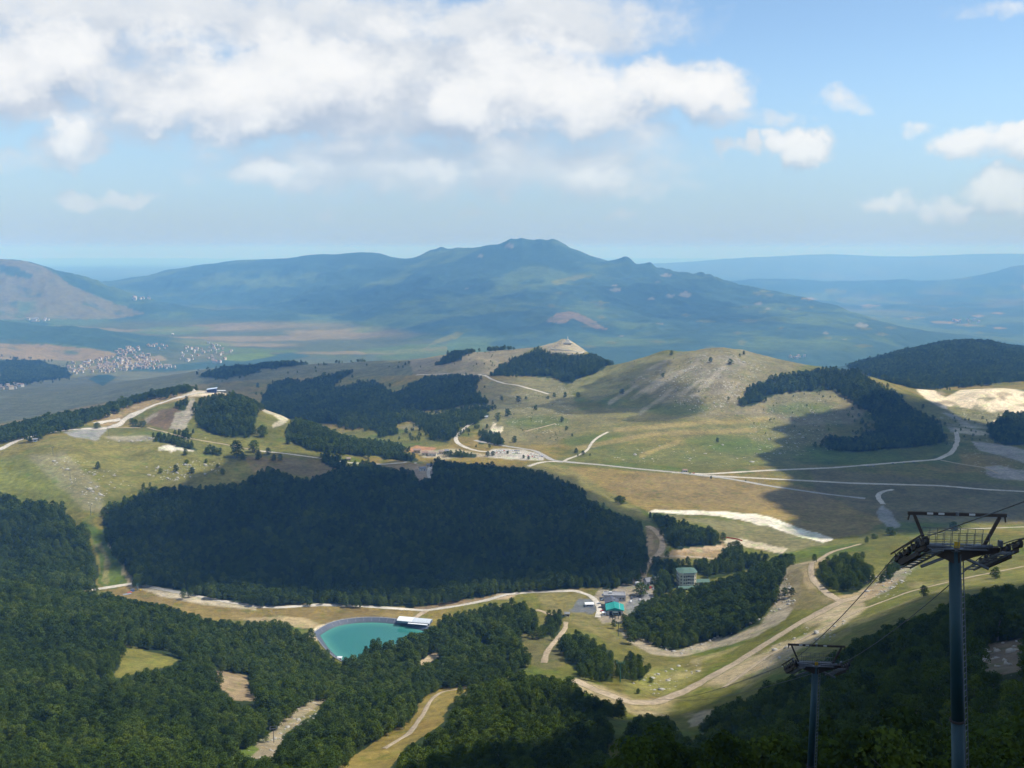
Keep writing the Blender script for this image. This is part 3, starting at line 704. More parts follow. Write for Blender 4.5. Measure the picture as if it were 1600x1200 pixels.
# slopes and pistes on the right
patch([(840,930),(910,925),(930,945),(960,965),(1000,1000),(960,1000),(900,975),(860,955)], (0.20, 0.175, 0.082), 780, 980, 5, 0.85)
patch([(930,960),(990,990),(1050,1020),(1100,1030),(1030,1060),(975,1020),(945,1000)], (0.165, 0.150, 0.062), 650, 880, 6, 0.7)
patch([(968,982),(990,994),(1030,1014),(1060,1016),(1140,994),(1185,976),(1215,942),(1225,880),(1242,868),(1262,872),(1252,900),(1247,940),(1222,966),(1182,992),(1120,1012),(1060,1026),(1020,1022),(985,1003)], (0.36, 0.315, 0.245), 700, 1000, 2.5, 0.9)
patch([(1235,872),(1262,876),(1258,900),(1262,920),(1300,938),(1270,950),(1240,950),(1230,910)], (0.21, 0.18, 0.10), 740, 980, 4, 0.8)
patch([(1350,900),(1420,870),(1500,860),(1600,880),(1600,915),(1480,935),(1380,965),(1330,985),(1345,945)], (0.17, 0.170, 0.060), 560, 960, 6, 0.8)
patch([(1400,875),(1440,872),(1420,895),(1380,925),(1350,935),(1345,925),(1375,905)], SCREE, 620, 960, 4, 0.75)
patch([(1140,1060),(1200,1015),(1280,985),(1330,975),(1300,1010),(1220,1045),(1160,1080)], (0.20, 0.19, 0.075), 560, 800, 5, 0.8)
patch([(900,1065),(960,1085),(1010,1100),(1080,1085),(1160,1040),(1250,985),(1310,948),(1310,960),(1230,1010),(1170,1050),(1110,1090),(1040,1112),(1000,1112),(930,1090)], (0.42, 0.34, 0.225), 540, 840, 9, 0.8, -0.12)
patch([(1110,1070),(1190,1012),(1260,970),(1330,935),(1350,950),(1300,985),(1220,1025),(1150,1085)], (0.45, 0.375, 0.255), 540, 840, 8, 0.7, 0.02)
patch([(1060,1105),(1110,1085),(1180,1065),(1150,1090),(1090,1125)], (0.40, 0.33, 0.22), 480, 800, 6, 0.7, -0.05)
patch([(970,1065),(1000,1050),(1060,1040),(1090,1055),(1040,1085),(990,1090)], (0.225, 0.215, 0.085), 590, 780, 6, 0.8)
patch([(1180,1045),(1210,1010),(1260,990),(1250,1012),(1200,1040)], (0.38, 0.32, 0.22), 560, 800, 4, 0.7)
patch([(1075,1125),(1095,1112),(1110,1108),(1105,1125),(1080,1135)], (0.42, 0.36, 0.28), 520, 720, 3, 0.7)
patch([(815,990),(838,988),(870,1000),(880,1040),(850,1045),(828,1035)], (0.135, 0.125, 0.065), 680, 900, 4, 0.8)
rocky([(1040,1040),(1110,1030),(1080,1070),(1000,1090),(970,1070)], 0.30); rocky([(1340,900),(1440,868),(1400,925),(1340,940)], 0.4); rocky([(1180,1000),(1330,960),(1300,1010),(1180,1060)], 0.28)
rocky([(968,982),(1060,1016),(1200,960),(1240,870),(1260,880),(1240,950),(1060,1026)], 0.3)
patch([(1013,823),(1030,830),(1040,850),(1035,870),(1010,895),(1003,890),(1008,860)], (0.24, 0.19, 0.115), 980, 1260, 3, 0.9)
patch([(1012,838),(1020,835),(1022,855),(1014,868),(1010,860)], (0.36, 0.29, 0.20), 980, 1260, 1.5, 0.6)
patch([(1040,868),(1060,856),(1128,846),(1135,856),(1130,870),(1060,872)], (0.30, 0.225, 0.145), 980, 1150, 2, 0.9)
patch([(1060,860),(1125,850),(1130,858),(1090,862)], (0.46, 0.36, 0.255), 980, 1150, 2, 0.9)
patch([(1130,842),(1160,843),(1230,858),(1220,864),(1160,852),(1135,850)], (0.55, 0.48, 0.37), 1040, 1180, 1.5)
patch([(780,925),(790,920),(805,927),(795,935),(770,938)], (0.38, 0.31, 0.22), 860, 980, 2)
patch([(930,925),(960,905),(1000,900),(1020,915),(1030,932),(1005,950),(980,970),(945,975),(930,950)], (0.30, 0.265, 0.215), 850, 1000, 2, 0.95)
patch([(975,950),(990,930),(1015,925),(1028,932),(1005,950),(980,965)], (0.235, 0.235, 0.24), 850, 1000, 1.5)
patch([(890,955),(905,937),(925,938),(935,950),(925,958),(905,957)], (0.16, 0.17, 0.18), 850, 1000, 1.5)
patch([(1195,1010),(1245,980),(1300,950),(1330,945),(1290,975),(1230,1010),(1190,1035)], (0.40, 0.33, 0.22), 560, 840, 5, 0.65, -0.05)
patch([(1300,935),(1345,925),(1372,912),(1400,905),(1360,935),(1320,945)], (0.42, 0.33, 0.22), 600, 900, 3, 0.8)
patch([(1225,1000),(1270,965),(1320,938),(1350,935),(1345,955),(1310,975),(1260,1005),(1215,1035),(1190,1050)], (0.46, 0.385, 0.27), 540, 860, 7, 0.75, -0.15)
patch([(1110,1085),(1160,1050),(1200,1030),(1190,1055),(1140,1090),(1095,1118),(1080,1110)], (0.43, 0.36, 0.245), 480, 820, 6, 0.7, -0.15)
patch([(1255,880),(1275,868),(1290,872),(1270,890),(1278,915),(1300,935),(1285,942),(1262,920)], (0.40, 0.32, 0.21), 700, 1000, 3, 0.7, -0.2)
for (x0, y0, x1, y1) in ((1150,1075,1330,985), (1200,1050,1330,1000), (1330,975,1470,925), (1100,1100,1180,1050), (1420,915,1600,900), (1000,1075,1090,1045), (1080,1035,1180,1010)):
    patch([(x0, y0 - 2), (x1, y1 - 2.5), (x1, y1 + 2), (x0, y0 + 2.5)], (0.34, 0.29, 0.16), 480, 960, 4, 0.6, 0.0)
# glades
patch(GLADES[0], (0.175, 0.165, 0.055), 380, 880, 3); patch(GLADES[1], (0.30, 0.235, 0.15), 380, 880, 3); patch(GLADES[2], (0.31, 0.265, 0.185), 380, 880, 3)
patch([(470,1125),(512,1092),(512,1105),(480,1125)], GRASS, 380, 880, 3, 0.7); patch(GLADES[3], (0.13, 0.17, 0.045), 380, 880, 3)
patch(GLADES[4], (0.245, 0.195, 0.075), 380, 880, 3); patch([(560,1185),(640,1150),(690,1100),(720,1085),(700,1115),(640,1165),(590,1200)], (0.27, 0.19, 0.08), 380, 880, 5, 0.6, 0.0)
patch(GLADES[5], (0.50, 0.41, 0.29), 380, 880, 2); patch(GLADES[6], (0.36, 0.30, 0.24), 1250, 1500, 2)
patch(GLADES[7], (0.19, 0.16, 0.125), 150, 500, 6); patch(GLADES[8], (0.17, 0.14, 0.10), 120, 500, 6)
rocky(GLADES[2], 0.5, 380, 880); rocky(GLADES[7], 0.22, 150, 500)
# forest floor under the woods
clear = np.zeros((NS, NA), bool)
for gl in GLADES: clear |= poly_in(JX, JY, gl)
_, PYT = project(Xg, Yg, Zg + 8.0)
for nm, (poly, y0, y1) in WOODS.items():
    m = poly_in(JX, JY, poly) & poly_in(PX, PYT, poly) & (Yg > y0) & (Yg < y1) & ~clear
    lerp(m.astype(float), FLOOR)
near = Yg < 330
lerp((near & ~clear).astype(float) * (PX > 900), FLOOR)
# grain that a vertex can carry
cov *= (1 + 0.22 * fbm(Xg, Yg, 17.0, 3, 0.6, 81) * (Yg < 3500))[..., None]
cov *= (1 + 0.16 * fbm(Xg, Yg, 180.0, 4, 0.6, 83))[..., None]
lum = cov.mean(-1, keepdims=True); cov = np.clip(lum + (cov - lum) * 1.18, 0.010, 0.85) * np.array([0.80, 0.785, 0.75])

# ------------------------------------------------------------------ materials
MATS = {}
def simple(name, col, rough=0.8, metal=0.0, var=0.12, scale=1.2, spec=0.3):
    """painted / plain surface with a little procedural wear"""
    if name in MATS: return MATS[name]
    m = bpy.data.materials.new(name); m.use_nodes = True
    nt = m.node_tree; b = nt.nodes['Principled BSDF']; N = NT(nt)
    t = nt.nodes.new('ShaderNodeTexCoord')
    n = N.noise(t.outputs['Object'], scale, 4, 0.6)
    c = N.mix(n, tuple(x * (1 - var) for x in col), tuple(min(1, x * (1 + var)) for x in col))
    N.lk(c, b.inputs['Base Color'])
    b.inputs['Roughness'].default_value = rough; b.inputs['Metallic'].default_value = metal
    b.inputs['Specular IOR Level'].default_value = spec
    MATS[name] = m
    return m

def ground_material():
    m = bpy.data.materials.new('ground_cover'); m.use_nodes = True
    nt = m.node_tree; b = nt.nodes['Principled BSDF']; N = NT(nt)
    at = nt.nodes.new('ShaderNodeAttribute'); at.attribute_name = 'cover'
    rk = nt.nodes.new('ShaderNodeAttribute'); rk.attribute_name = 'rock'
    geo = nt.nodes.new('ShaderNodeNewGeometry')
    pos = geo.outputs['Position']
    n1 = N.noise(pos, 0.16, 6, 0.68)
    n2 = N.noise(pos, 0.022, 5, 0.62)
    n3 = N.noise(pos, 0.9, 3, 0.6)
    f = N.m('ADD', N.mr(n1, 0.25, 0.75, 0.55, 1.45, False), N.mr(n2, 0.3, 0.7, -0.20, 0.20, False))
    col = N.v('MULTIPLY', at.outputs['Color'], None)
    cm = nt.nodes.new('ShaderNodeCombineXYZ')
    for i in range(3): N.lk(f, cm.inputs[i])
    N.lk(cm.outputs[0], col.node.inputs[1])
    n4 = N.noise(pos, 0.065, 5, 0.65)
    col = N.mix(N.mr(n4, 0.50, 0.72, 0.0, 0.75), col, N.v('MULTIPLY', col, (0.62, 0.88, 0.50)))
    n5 = N.noise(pos, 0.11, 4, 0.65, dist=0.6)
    col = N.mix(N.mr(n5, 0.54, 0.74, 0.0, 0.7), col, N.v('MULTIPLY', col, (1.30, 1.15, 0.95)))
    # limestone blocks and turf tufts showing through
    vo = nt.nodes.new('ShaderNodeTexVoronoi'); vo.inputs['Scale'].default_value = 0.21
    N.lk(N.v('ADD', pos, N.v('MULTIPLY', N.noise(pos, 0.5, 2, 0.5, out='Color'), (3, 3, 3))), vo.inputs['Vector'])
    big = N.noise(pos, 0.035, 3, 0.6)
    thr = N.m('MULTIPLY', rk.outputs['Fac'], N.mr(big, 0.38, 0.62, 0.0, 0.62))
    blk = N.m('LESS_THAN', vo.outputs['Distance'], thr)
    rc = nt.nodes.new('ShaderNodeSeparateColor'); N.lk(vo.outputs['Color'], rc.inputs[0])
    blk = N.m('MULTIPLY', blk, N.m('GREATER_THAN', rc.outputs[0], 0.45))
    col = N.mix(N.m('MULTIPLY', blk, 0.85), col, (0.40, 0.385, 0.34))
    N.lk(col, b.inputs['Base Color'])
    b.inputs['Roughness'].default_value = 0.95
    b.inputs['Specular IOR Level'].default_value = 0.1
    bp = nt.nodes.new('ShaderNodeBump'); bp.inputs['Strength'].default_value = 0.55; bp.inputs['Distance'].default_value = 1.6
    N.lk(N.m('ADD', n1, N.m('MULTIPLY', n3, 0.3)), bp.inputs['Height'])
    N.lk(bp.outputs[0], b.inputs['Normal'])
    return m

def track_material(name, col, grit=0.35):
    """worn track: ruts, grit, verges frayed by turf"""
    m = bpy.data.materials.new(name); m.use_nodes = True
    nt = m.node_tree; b = nt.nodes['Principled BSDF']; N = NT(nt)
    geo = nt.nodes.new('ShaderNodeNewGeometry')
    at = nt.nodes.new('ShaderNodeAttribute'); at.attribute_name = 'edge'
    n1 = N.noise(geo.outputs['Position'], 0.25, 5, 0.7)
    n2 = N.noise(geo.outputs['Position'], 0.03, 3, 0.6)
    f = N.m('ADD', N.m('MULTIPLY', n1, 0.6), N.m('MULTIPLY', n2, 0.4))
    c = N.mix(N.mr(f, 0.32, 0.68), tuple(x * (1 - grit) for x in col), tuple(min(.9, x * (1 + 0.6 * grit)) for x in col))
    turf = N.mix(n2, (0.11, 0.115, 0.04), (0.19, 0.15, 0.065))
    k = N.m('ADD', at.outputs['Fac'], N.m('MULTIPLY', N.m('SUBTRACT', n1, 0.5), 1.7))
    c = N.mix(N.mr(k, 0.62, 0.90), c, turf)
    N.lk(c, b.inputs['Base Color'])
    b.inputs['Roughness'].default_value = 0.95; b.inputs['Specular IOR Level'].default_value = 0.1
    return m

# ------------------------------------------------------------------ mesh helpers
def mesh_np(name, verts, quads, smooth=False):
    me = bpy.data.meshes.new(name)
    verts = np.ascontiguousarray(verts, dtype=np.float32); q = np.ascontiguousarray(quads, dtype=np.int32)
    k = q.shape[1]
    me.vertices.add(len(verts)); me.vertices.foreach_set('co', verts.ravel())
    me.loops.add(q.size); me.loops.foreach_set('vertex_index', q.ravel())
    me.polygons.add(len(q)); me.polygons.foreach_set('loop_start', np.arange(0, q.size, k, dtype=np.int32))
    me.polygons.foreach_set('loop_total', np.full(len(q), k, np.int32))
    if smooth: me.polygons.foreach_set('use_smooth', np.ones(len(q), bool))
    me.update()
    return me
def link(name, me, mat=None, parent=None):
    o = bpy.data.objects.new(name, me)
    COL.objects.link(o)
    if mat is not None and me is not None and not me.materials: me.materials.append(mat)
    if parent is not None: o.parent = parent
    return o
def empty(name, loc=(0, 0, 0), rz=0.0):
    o = bpy.data.objects.new(name, None); COL.objects.link(o)
    o.location = loc; o.rotation_euler = (0, 0, rz)
    return o
def tag(o, label, cat, group=None):
    o['label'] = label; o['category'] = cat
    if group: o['group'] = group
    return o

class MB:
    """collects boxes, bars, tubes and prisms and links them as one mesh"""
    def __init__(s): s.v, s.f = [], []
    def add(s, vs, fs):
        k = len(s.v); s.v += [tuple(p) for p in vs]; s.f += [tuple(i + k for i in f) for f in fs]; return s
    def box(s, c, d, rz=0.0, M=None):
        x, y, z = d[0] / 2, d[1] / 2, d[2] / 2
        vs = [Vector((a * x, b * y, e * z)) for e in (-1, 1) for (a, b) in ((-1, -1), (1, -1), (1, 1), (-1, 1))]
        R = M if M is not None else Matrix.Rotation(rz, 3, 'Z')
        vs = [R @ q + Vector(c) for q in vs]
        return s.add(vs, [(3, 2, 1, 0), (4, 5, 6, 7), (0, 1, 5, 4), (1, 2, 6, 5), (2, 3, 7, 6), (3, 0, 4, 7)])
    def tube(s, a, b, r0, r1=None, n=10, cap=True):
        a, b = Vector(a), Vector(b); r1 = r0 if r1 is None else r1
        R = (b - a).to_track_quat('Z', 'Y').to_matrix()
        vs = [a + R @ Vector((math.cos(t) * r0, math.sin(t) * r0, 0)) for t in [2 * math.pi * i / n for i in range(n)]]
        vs += [b + R @ Vector((math.cos(t) * r1, math.sin(t) * r1, 0)) for t in [2 * math.pi * i / n for i in range(n)]]
        fs = [(i, (i + 1) % n, n + (i + 1) % n, n + i) for i in range(n)]
        if cap: fs += [tuple(range(n - 1, -1, -1)), tuple(range(n, 2 * n))]
        return s.add(vs, fs)
    def bar(s, a, b, w, h):
        a, b = Vector(a), Vector(b)
        R = (b - a).to_track_quat('Y', 'Z').to_matrix()
        return s.box((a + b) / 2, (w, (b - a).length, h), M=R)
    def prism(s, outline, z0, z1):
        n = len(outline)
        vs = [(x, y, z0) for x, y in outline] + [(x, y, z1) for x, y in outline]
        return s.add(vs, [tuple(range(n - 1, -1, -1)), tuple(range(n, 2 * n))] + [(i, (i + 1) % n, n + (i + 1) % n, n + i) for i in range(n)])
    def gable(s, cx, cy, lx, ly, z0, h, along='x', over=0.5):
        """gabled roof slab, ridge along x or y, with thickness"""
        lx, ly = lx / 2 + over, ly / 2 + over
        t = 0.25
        P = [(-lx, -ly, 0), (lx, -ly, 0), (lx, ly, 0), (-lx, ly, 0), (-lx, 0, h), (lx, 0, h)] if along == 'x' else [(-lx, -ly, 0), (lx, -ly, 0), (lx, ly, 0), (-lx, ly, 0), (0, -ly, h), (0, ly, h)]
        vs = [(cx + x, cy + y, z0 + z + t) for x, y, z in P] + [(cx + x, cy + y, z0 + z) for x, y, z in P[:4]]
        if along == 'x': fs = [(0, 1, 5, 4), (2, 3, 4, 5), (3, 0, 4), (1, 2, 5)]
        else: fs = [(1, 2, 5, 4), (3, 0, 4, 5), (0, 1, 4), (2, 3, 5)]
        fs += [(6, 7, 1, 0), (7, 8, 2, 1), (8, 9, 3, 2), (9, 6, 0, 3), (9, 8, 7, 6)]
        return s.add(vs, fs)
    def build(s, name, mat, parent=None, smooth=False):
        me = bpy.data.meshes.new(name); me.from_pydata(s.v, [], s.f); me.update()
        if smooth:
            me.polygons.foreach_set('use_smooth', np.ones(len(me.polygons), bool))
        return link(name, me, mat, parent)

# ------------------------------------------------------------------ ground
def build_ground():
    idx = np.arange(NA * NS).reshape(NS, NA)
    q = np.stack([idx[:-1, :-1], idx[:-1, 1:], idx[1:, 1:], idx[1:, :-1]], -1).reshape(-1, 4)
    me = mesh_np('ground', np.stack([Xg.ravel(), Yg.ravel(), Zg.ravel()], 1), q, True)
    ca = me.color_attributes.new('cover', 'FLOAT_COLOR', 'POINT')
    ca.data.foreach_set('color', np.concatenate([cov.reshape(-1, 3), np.ones((NA * NS, 1))], 1).astype(np.float32).ravel())
    ra = me.attributes.new('rock', 'FLOAT', 'POINT')
    ra.data.foreach_set('value', rock.astype(np.float32).ravel())
    o = link('ground', me, ground_material())
    o['kind'] = 'structure'
build_ground()

# ------------------------------------------------------------------ roads and tracks
M_DIRT = track_material('dirt_track', (0.37, 0.295, 0.20))
M_PALE = track_material('pale_gravel', (0.50, 0.455, 0.38))
M_ROAD = track_material('worn_asphalt', (0.33, 0.315, 0.29), 0.2)
def smooth_line(p, it=2):
    for _ in range(it):
        q = [p[0]]
        for a, b in zip(p[:-1], p[1:]):
            q += [(.75 * a[0] + .25 * b[0], .75 * a[1] + .25 * b[1]), (.25 * a[0] + .75 * b[0], .25 * a[1] + .75 * b[1])]
        p = q + [p[-1]]
    return p
def road(name, pts, width, mat, y0=200.0, y1=6000.0, lift=0.35):
    W3 = []
    for a, b in zip(pts[:-1], pts[1:]):
        k = max(1, int(math.hypot(b[0] - a[0], b[1] - a[1]) / 12))
        for i in range(k):
            W3.append((a[0] + (b[0] - a[0]) * i / k, a[1] + (b[1] - a[1]) * i / k))
    W3.append(pts[-1])
    g = [ray_ground(x, y, y0, y1) for x, y in W3]
    g = [(p[0], p[1]) for p in g if p is not None]
    keep = [g[0]]
    for p in g[1:]:
        if math.hypot(p[0] - keep[-1][0], p[1] - keep[-1][1]) < 130: keep.append(p)
    c = np.array(smooth_line(keep))
    # resample every 3 m
    seg = np.hypot(*np.diff(c, axis=0).T); L = np.concatenate([[0], np.cumsum(seg)])
    t = np.linspace(0, L[-1], max(4, int(L[-1] / 3.0)))
    x, y = np.interp(t, L, c[:, 0]), np.interp(t, L, c[:, 1])
    dx, dy = np.gradient(x), np.gradient(y); l = np.hypot(dx, dy) + 1e-9
    nx, ny = -dy / l, dx / l
    rows = []
    wob = 1 + 0.28 * (vnoise(t / 9.0, t * 0 + len(name), 5) - .5) + 0.35 * (vnoise(t / 31.0, t * 0, 9) - .5)
    offs = np.array([-0.62, -0.34, -0.14, 0.0, 0.14, 0.34, 0.62]); edge = np.array([1.0, 0.25, 0.0, 0.42, 0.0, 0.25, 1.0])
    for k in offs:
        X, Yv = x + nx * k * width * wob, y + ny * k * width * wob
        rows.append(np.stack([X, Yv, H(X, Yv) + lift - (0.30 if abs(k) > 0.6 else 0.0)], 1))
    V = np.stack(rows, 1).reshape(-1, 3)
    n = len(x); m = len(offs)
    idx = np.arange(n * m).reshape(n, m)
    q = np.stack([idx[:-1, :-1], idx[1:, :-1], idx[1:, 1:], idx[:-1, 1:]], -1).reshape(-1, 4)
    me = mesh_np(name, V, q, True)
    ea = me.attributes.new('edge', 'FLOAT', 'POINT'); ea.data.foreach_set('value', np.tile(edge, n).astype(np.float32))
    o = link(name, me, mat)
    o['kind'] = 'structure'
    return o
road('valley_road', [(866,720),(900,723),(935,726),(1000,733),(1065,739),(1140,748),(1200,759),(1290,772),(1352,779)], 8, M_ROAD, 1150, 1700)
road('plain_road', [(1050,738),(1100,741),(1200,735),(1300,731),(1400,723),(1465,718),(1488,707),(1497,690),(1494,675),(1482,655),(1486,640)], 8, M_PALE, 1200, 2300)
road('plain_track', [(1100,743),(1200,748),(1330,755),(1470,759),(1540,765),(1640,770)], 7.5, M_PALE, 1200, 1650)
road('quarry_road', [(1470,719),(1500,725),(1540,731),(1560,740)], 5, M_DIRT, 1300, 1750)
road('village_road', [(742,688),(750,690),(790,697),(830,703),(840,706),(850,712),(862,719),(880,722)], 8, M_ROAD, 1500, 1850)
road('upper_road', [(737,661),(722,672),(711,683),(714,692),(726,699),(745,705),(768,706)], 7, M_PALE, 1500, 2100)
road('hill_path', [(880,722),(887,717),(903,712),(918,704),(924,692),(934,683),(950,675)], 4.5, M_PALE, 1500, 1900)
road('fort_road', [(748,585),(765,592),(785,599),(810,602),(832,608),(858,616)], 7, M_PALE, 1900, 2800)
road('ridge_path', [(650,586),(700,584),(740,586)], 5, M_PALE, 2100, 3200)
road('loop_road', [(825,729),(845,722),(865,721),(880,722)], 6, M_PALE, 1400, 1700)
road('field_path', [(820,674),(845,668),(868,662)], 3.5, M_DIRT, 1600, 2200)
road('stream_track', [(1380,788),(1370,775),(1378,768),(1395,765)], 6, M_PALE, 1200, 1600)
road('crest_road', [(-40,712),(0,702),(28,688),(60,679),(95,673),(130,670),(165,670),(185,664),(192,656),(215,645),(240,633),(272,623),(312,613),(330,609)], 11, M_PALE, 1200, 1850)
road('crest_spur', [(150,662),(170,657),(188,655)], 9, M_PALE, 1200, 1850)
road('meadow_track', [(400,704),(440,708),(500,716),(545,723),(592,725),(650,723)], 4, M_PALE, 1300, 1600)
road('meadow_trail', [(178,668),(230,668),(260,676),(300,686),(350,694),(400,704)], 3.2, M_DIRT, 1300, 1640)
road('yard_road', [(674,728),(668,740),(672,748)], 5, M_PALE, 1250, 1500)
road('valley_track', [(140,922),(175,917),(207,912),(260,922),(330,936),(400,948),(440,949),(500,945),(560,947),(620,951),(665,954),(720,946),(760,938),(790,929),(830,925),(900,923),(925,932),(938,948),(934,965)], 5.5, M_PALE, 820, 1050)
road('shed_track', [(667,954),(655,960),(645,968)], 4.5, M_DIRT, 820, 950)
road('hairpin_road', [(1004,902),(1005,890),(1012,878),(1030,866),(1036,852),(1032,838),(1022,827),(1012,822)], 7, M_DIRT, 950, 1300)
road('terrace_track', [(1036,870),(1060,869),(1095,871),(1118,874),(1128,870),(1131,860),(1142,849)], 4, M_DIRT, 950, 1200)
road('piste_road', [(895,1062),(930,1078),(985,1098),(1025,1098),(1075,1078),(1110,1058),(1150,1036),(1200,1004),(1245,976),(1290,952),(1312,941),(1345,932)], 8.5, M_DIRT, 500, 900)
road('piste_branch', [(1314,940),(1292,927),(1272,908),(1265,892),(1274,877),(1300,862),(1345,850)], 5, M_DIRT, 600, 1080)
road('side_track', [(850,1036),(854,1018),(868,1001),(884,982),(884,972)], 4, M_DIRT, 640, 950)
road('station_path', [(838,953),(850,956),(862,962)], 4, M_DIRT, 800, 950)
road('slope_trail', [(1130,1075),(1200,1025),(1270,990),(1340,955),(1420,925),(1500,905),(1600,885)], 3.5, M_DIRT, 540, 960)
road('glade_track', [(600,1170),(640,1146),(662,1115),(672,1095),(690,1081),(730,1075)], 3.0, M_DIRT, 380, 800)
road('ridge_road', [(1480,827),(1530,826),(1640,822)], 6, M_PALE, 900, 1250)

# ------------------------------------------------------------------ reservoir
def ring(off, z, n=120):
    P = POND_W
    c = [tuple(p) for p in P] + [tuple(P[0])]
    c = np.array(smooth_line(c, 2))
    seg = np.hypot(*np.diff(c, axis=0).T); L = np.concatenate([[0], np.cumsum(seg)])
    t = np.linspace(0, L[-1], n, endpoint=False)
    x, y = np.interp(t, L, c[:, 0]), np.interp(t, L, c[:, 1])
    dx = np.roll(x, -1) - np.roll(x, 1); dy = np.roll(y, -1) - np.roll(y, 1); l = np.hypot(dx, dy)
    nx, ny = dy / l, -dx / l
    if ((nx * (x - POND_C[0]) + ny * (y - POND_C[1])).sum()) < 0: nx, ny = -nx, -ny
    return np.stack([x + nx * off, y + ny * off, np.full(n, z)], 1)
def build_reservoir():
    m = bpy.data.materials.new('reservoir_water'); m.use_nodes = True
    nt = m.node_tree; b = nt.nodes['Principled BSDF']; N = NT(nt)
    g = nt.nodes.new('ShaderNodeNewGeometry')
    n = N.noise(g.outputs['Position'], 0.03, 3, 0.6)
    at = nt.nodes.new('ShaderNodeAttribute'); at.attribute_name = 'shallow'
    c = N.mix(n, (0.020, 0.128, 0.118), (0.026, 0.150, 0.134))
    c = N.mix(N.mr(at.outputs['Fac'], 0.0, 1.0), c, (0.065, 0.225, 0.180))
    N.lk(c, b.inputs['Base Color'])
    b.inputs['Roughness'].default_value = 0.18; b.inputs['IOR'].default_value = 1.33; b.inputs['Specular IOR Level'].default_value = 0.35
    bp = nt.nodes.new('ShaderNodeBump'); bp.inputs['Strength'].default_value = 0.15
    N.lk(N.noise(g.outputs['Position'], 0.8, 3, 0.6), bp.inputs['Height']); N.lk(bp.outputs[0], b.inputs['Normal'])
    r = ring(0.4, WATER_Z)
    vs, sh = [], []
    for k in (1.0, 0.9, 0.72, 0.45):
        vs.append(np.stack([POND_C[0] + (r[:, 0] - POND_C[0]) * k, POND_C[1] + (r[:, 1] - POND_C[1]) * k, r[:, 2]], 1)); sh.append({1.0: 1.0, 0.9: 0.55, 0.72: 0.1, 0.45: 0.0}[k])
    nn = len(r)
    V = np.concatenate(vs + [np.array([[POND_C[0], POND_C[1], WATER_Z]])])
    q = []
    for j in range(3):
        for i in range(nn): q.append((j * nn + i, j * nn + (i + 1) % nn, (j + 1) * nn + (i + 1) % nn, (j + 1) * nn + i))
    for i in range(nn): q.append((3 * nn + i, 3 * nn + (i + 1) % nn, 4 * nn))
    me = bpy.data.meshes.new('reservoir_water'); me.from_pydata(V.tolist(), [], q); me.update()
    a = me.attributes.new('shallow', 'FLOAT', 'POINT')
    a.data.foreach_set('value', np.concatenate([np.repeat(sh, nn), [0.0]]).astype(np.float32))
    o = link('water', me, m); o['kind'] = 'structure'
    # lined bank: a fold of blue-grey sheeting with a pale kerb round the top
    t = empty('reservoir_bank', (float(POND_C[0]), float(POND_C[1]), WATER_Z))
    tag(t, 'blue grey lined bank with pale rim around the turquoise reservoir', 'embankment')
    rings = [ring(-1.0, WATER_Z - 0.6), ring(1.2, WATER_Z + 0.9), ring(4.6, WATER_Z + 3.3), ring(5.6, WATER_Z + 3.45)]
    def strip(name, ra, rb, mat, sel=None):
        V = np.concatenate([ra, rb]) - np.array([POND_C[0], POND_C[1], WATER_Z])
        q = [(i, (i + 1) % nn, nn + (i + 1) % nn, nn + i) for i in range(nn)]
        me = bpy.data.meshes.new(name); me.from_pydata(V.tolist(), [], q); me.update()
        return link(name, me, mat, t)
    strip('wet_liner', rings[0], rings[1], simple('liner_wet', (0.06, 0.085, 0.10), 0.5))
    strip('liner', rings[1], rings[2], simple('liner_sheet', (0.075, 0.092, 0.125), 0.6, var=0.3, scale=0.4))
    strip('rim_path', rings[2], rings[3], simple('rim_concrete', (0.26, 0.26, 0.27), 0.9))
    ms = simple('liner_seam', (0.15, 0.165, 0.20), 0.7)
    for i in range(0, nn, 3):
        a, b2 = rings[1][i], rings[2][i]
        c0 = np.array([POND_C[0], POND_C[1], WATER_Z])
        MB().bar(Vector(a - c0) + Vector((0, 0, .08)), Vector(b2 - c0) + Vector((0, 0, .08)), 0.5, 0.12).build('liner_seam', ms, t)
    # fence posts and rails round the reservoir
    f = empty('reservoir_fence', (float(POND_C[0]), float(POND_C[1]), WATER_Z + 3.4))
    tag(f, 'low dark grey post fence around the top of the reservoir bank', 'fence')
    fr = ring(5.2, 0.0, 72); mf = simple('fence_grey', (0.12, 0.14, 0.18), 0.7)
    c0 = np.array([POND_C[0], POND_C[1], 0])
    post = None
    for i in range(72):
        p = fr[i] - c0
        if post is None:
            post = MB().tube((0, 0, 0), (0, 0, 1.6), 0.09, n=6).build('post', mf, f); o2 = post
        else:
            o2 = post.copy(); COL.objects.link(o2); o2.parent = f
        o2.location = p
    rl = MB()
    for i in range(72):
        for hz in (0.7, 1.5): rl.bar(Vector(fr[i] - c0) + Vector((0, 0, hz)), Vector(fr[(i + 1) % 72] - c0) + Vector((0, 0, hz)), 0.08, 0.08)
    rl.build('rail', mf, f)
build_reservoir()

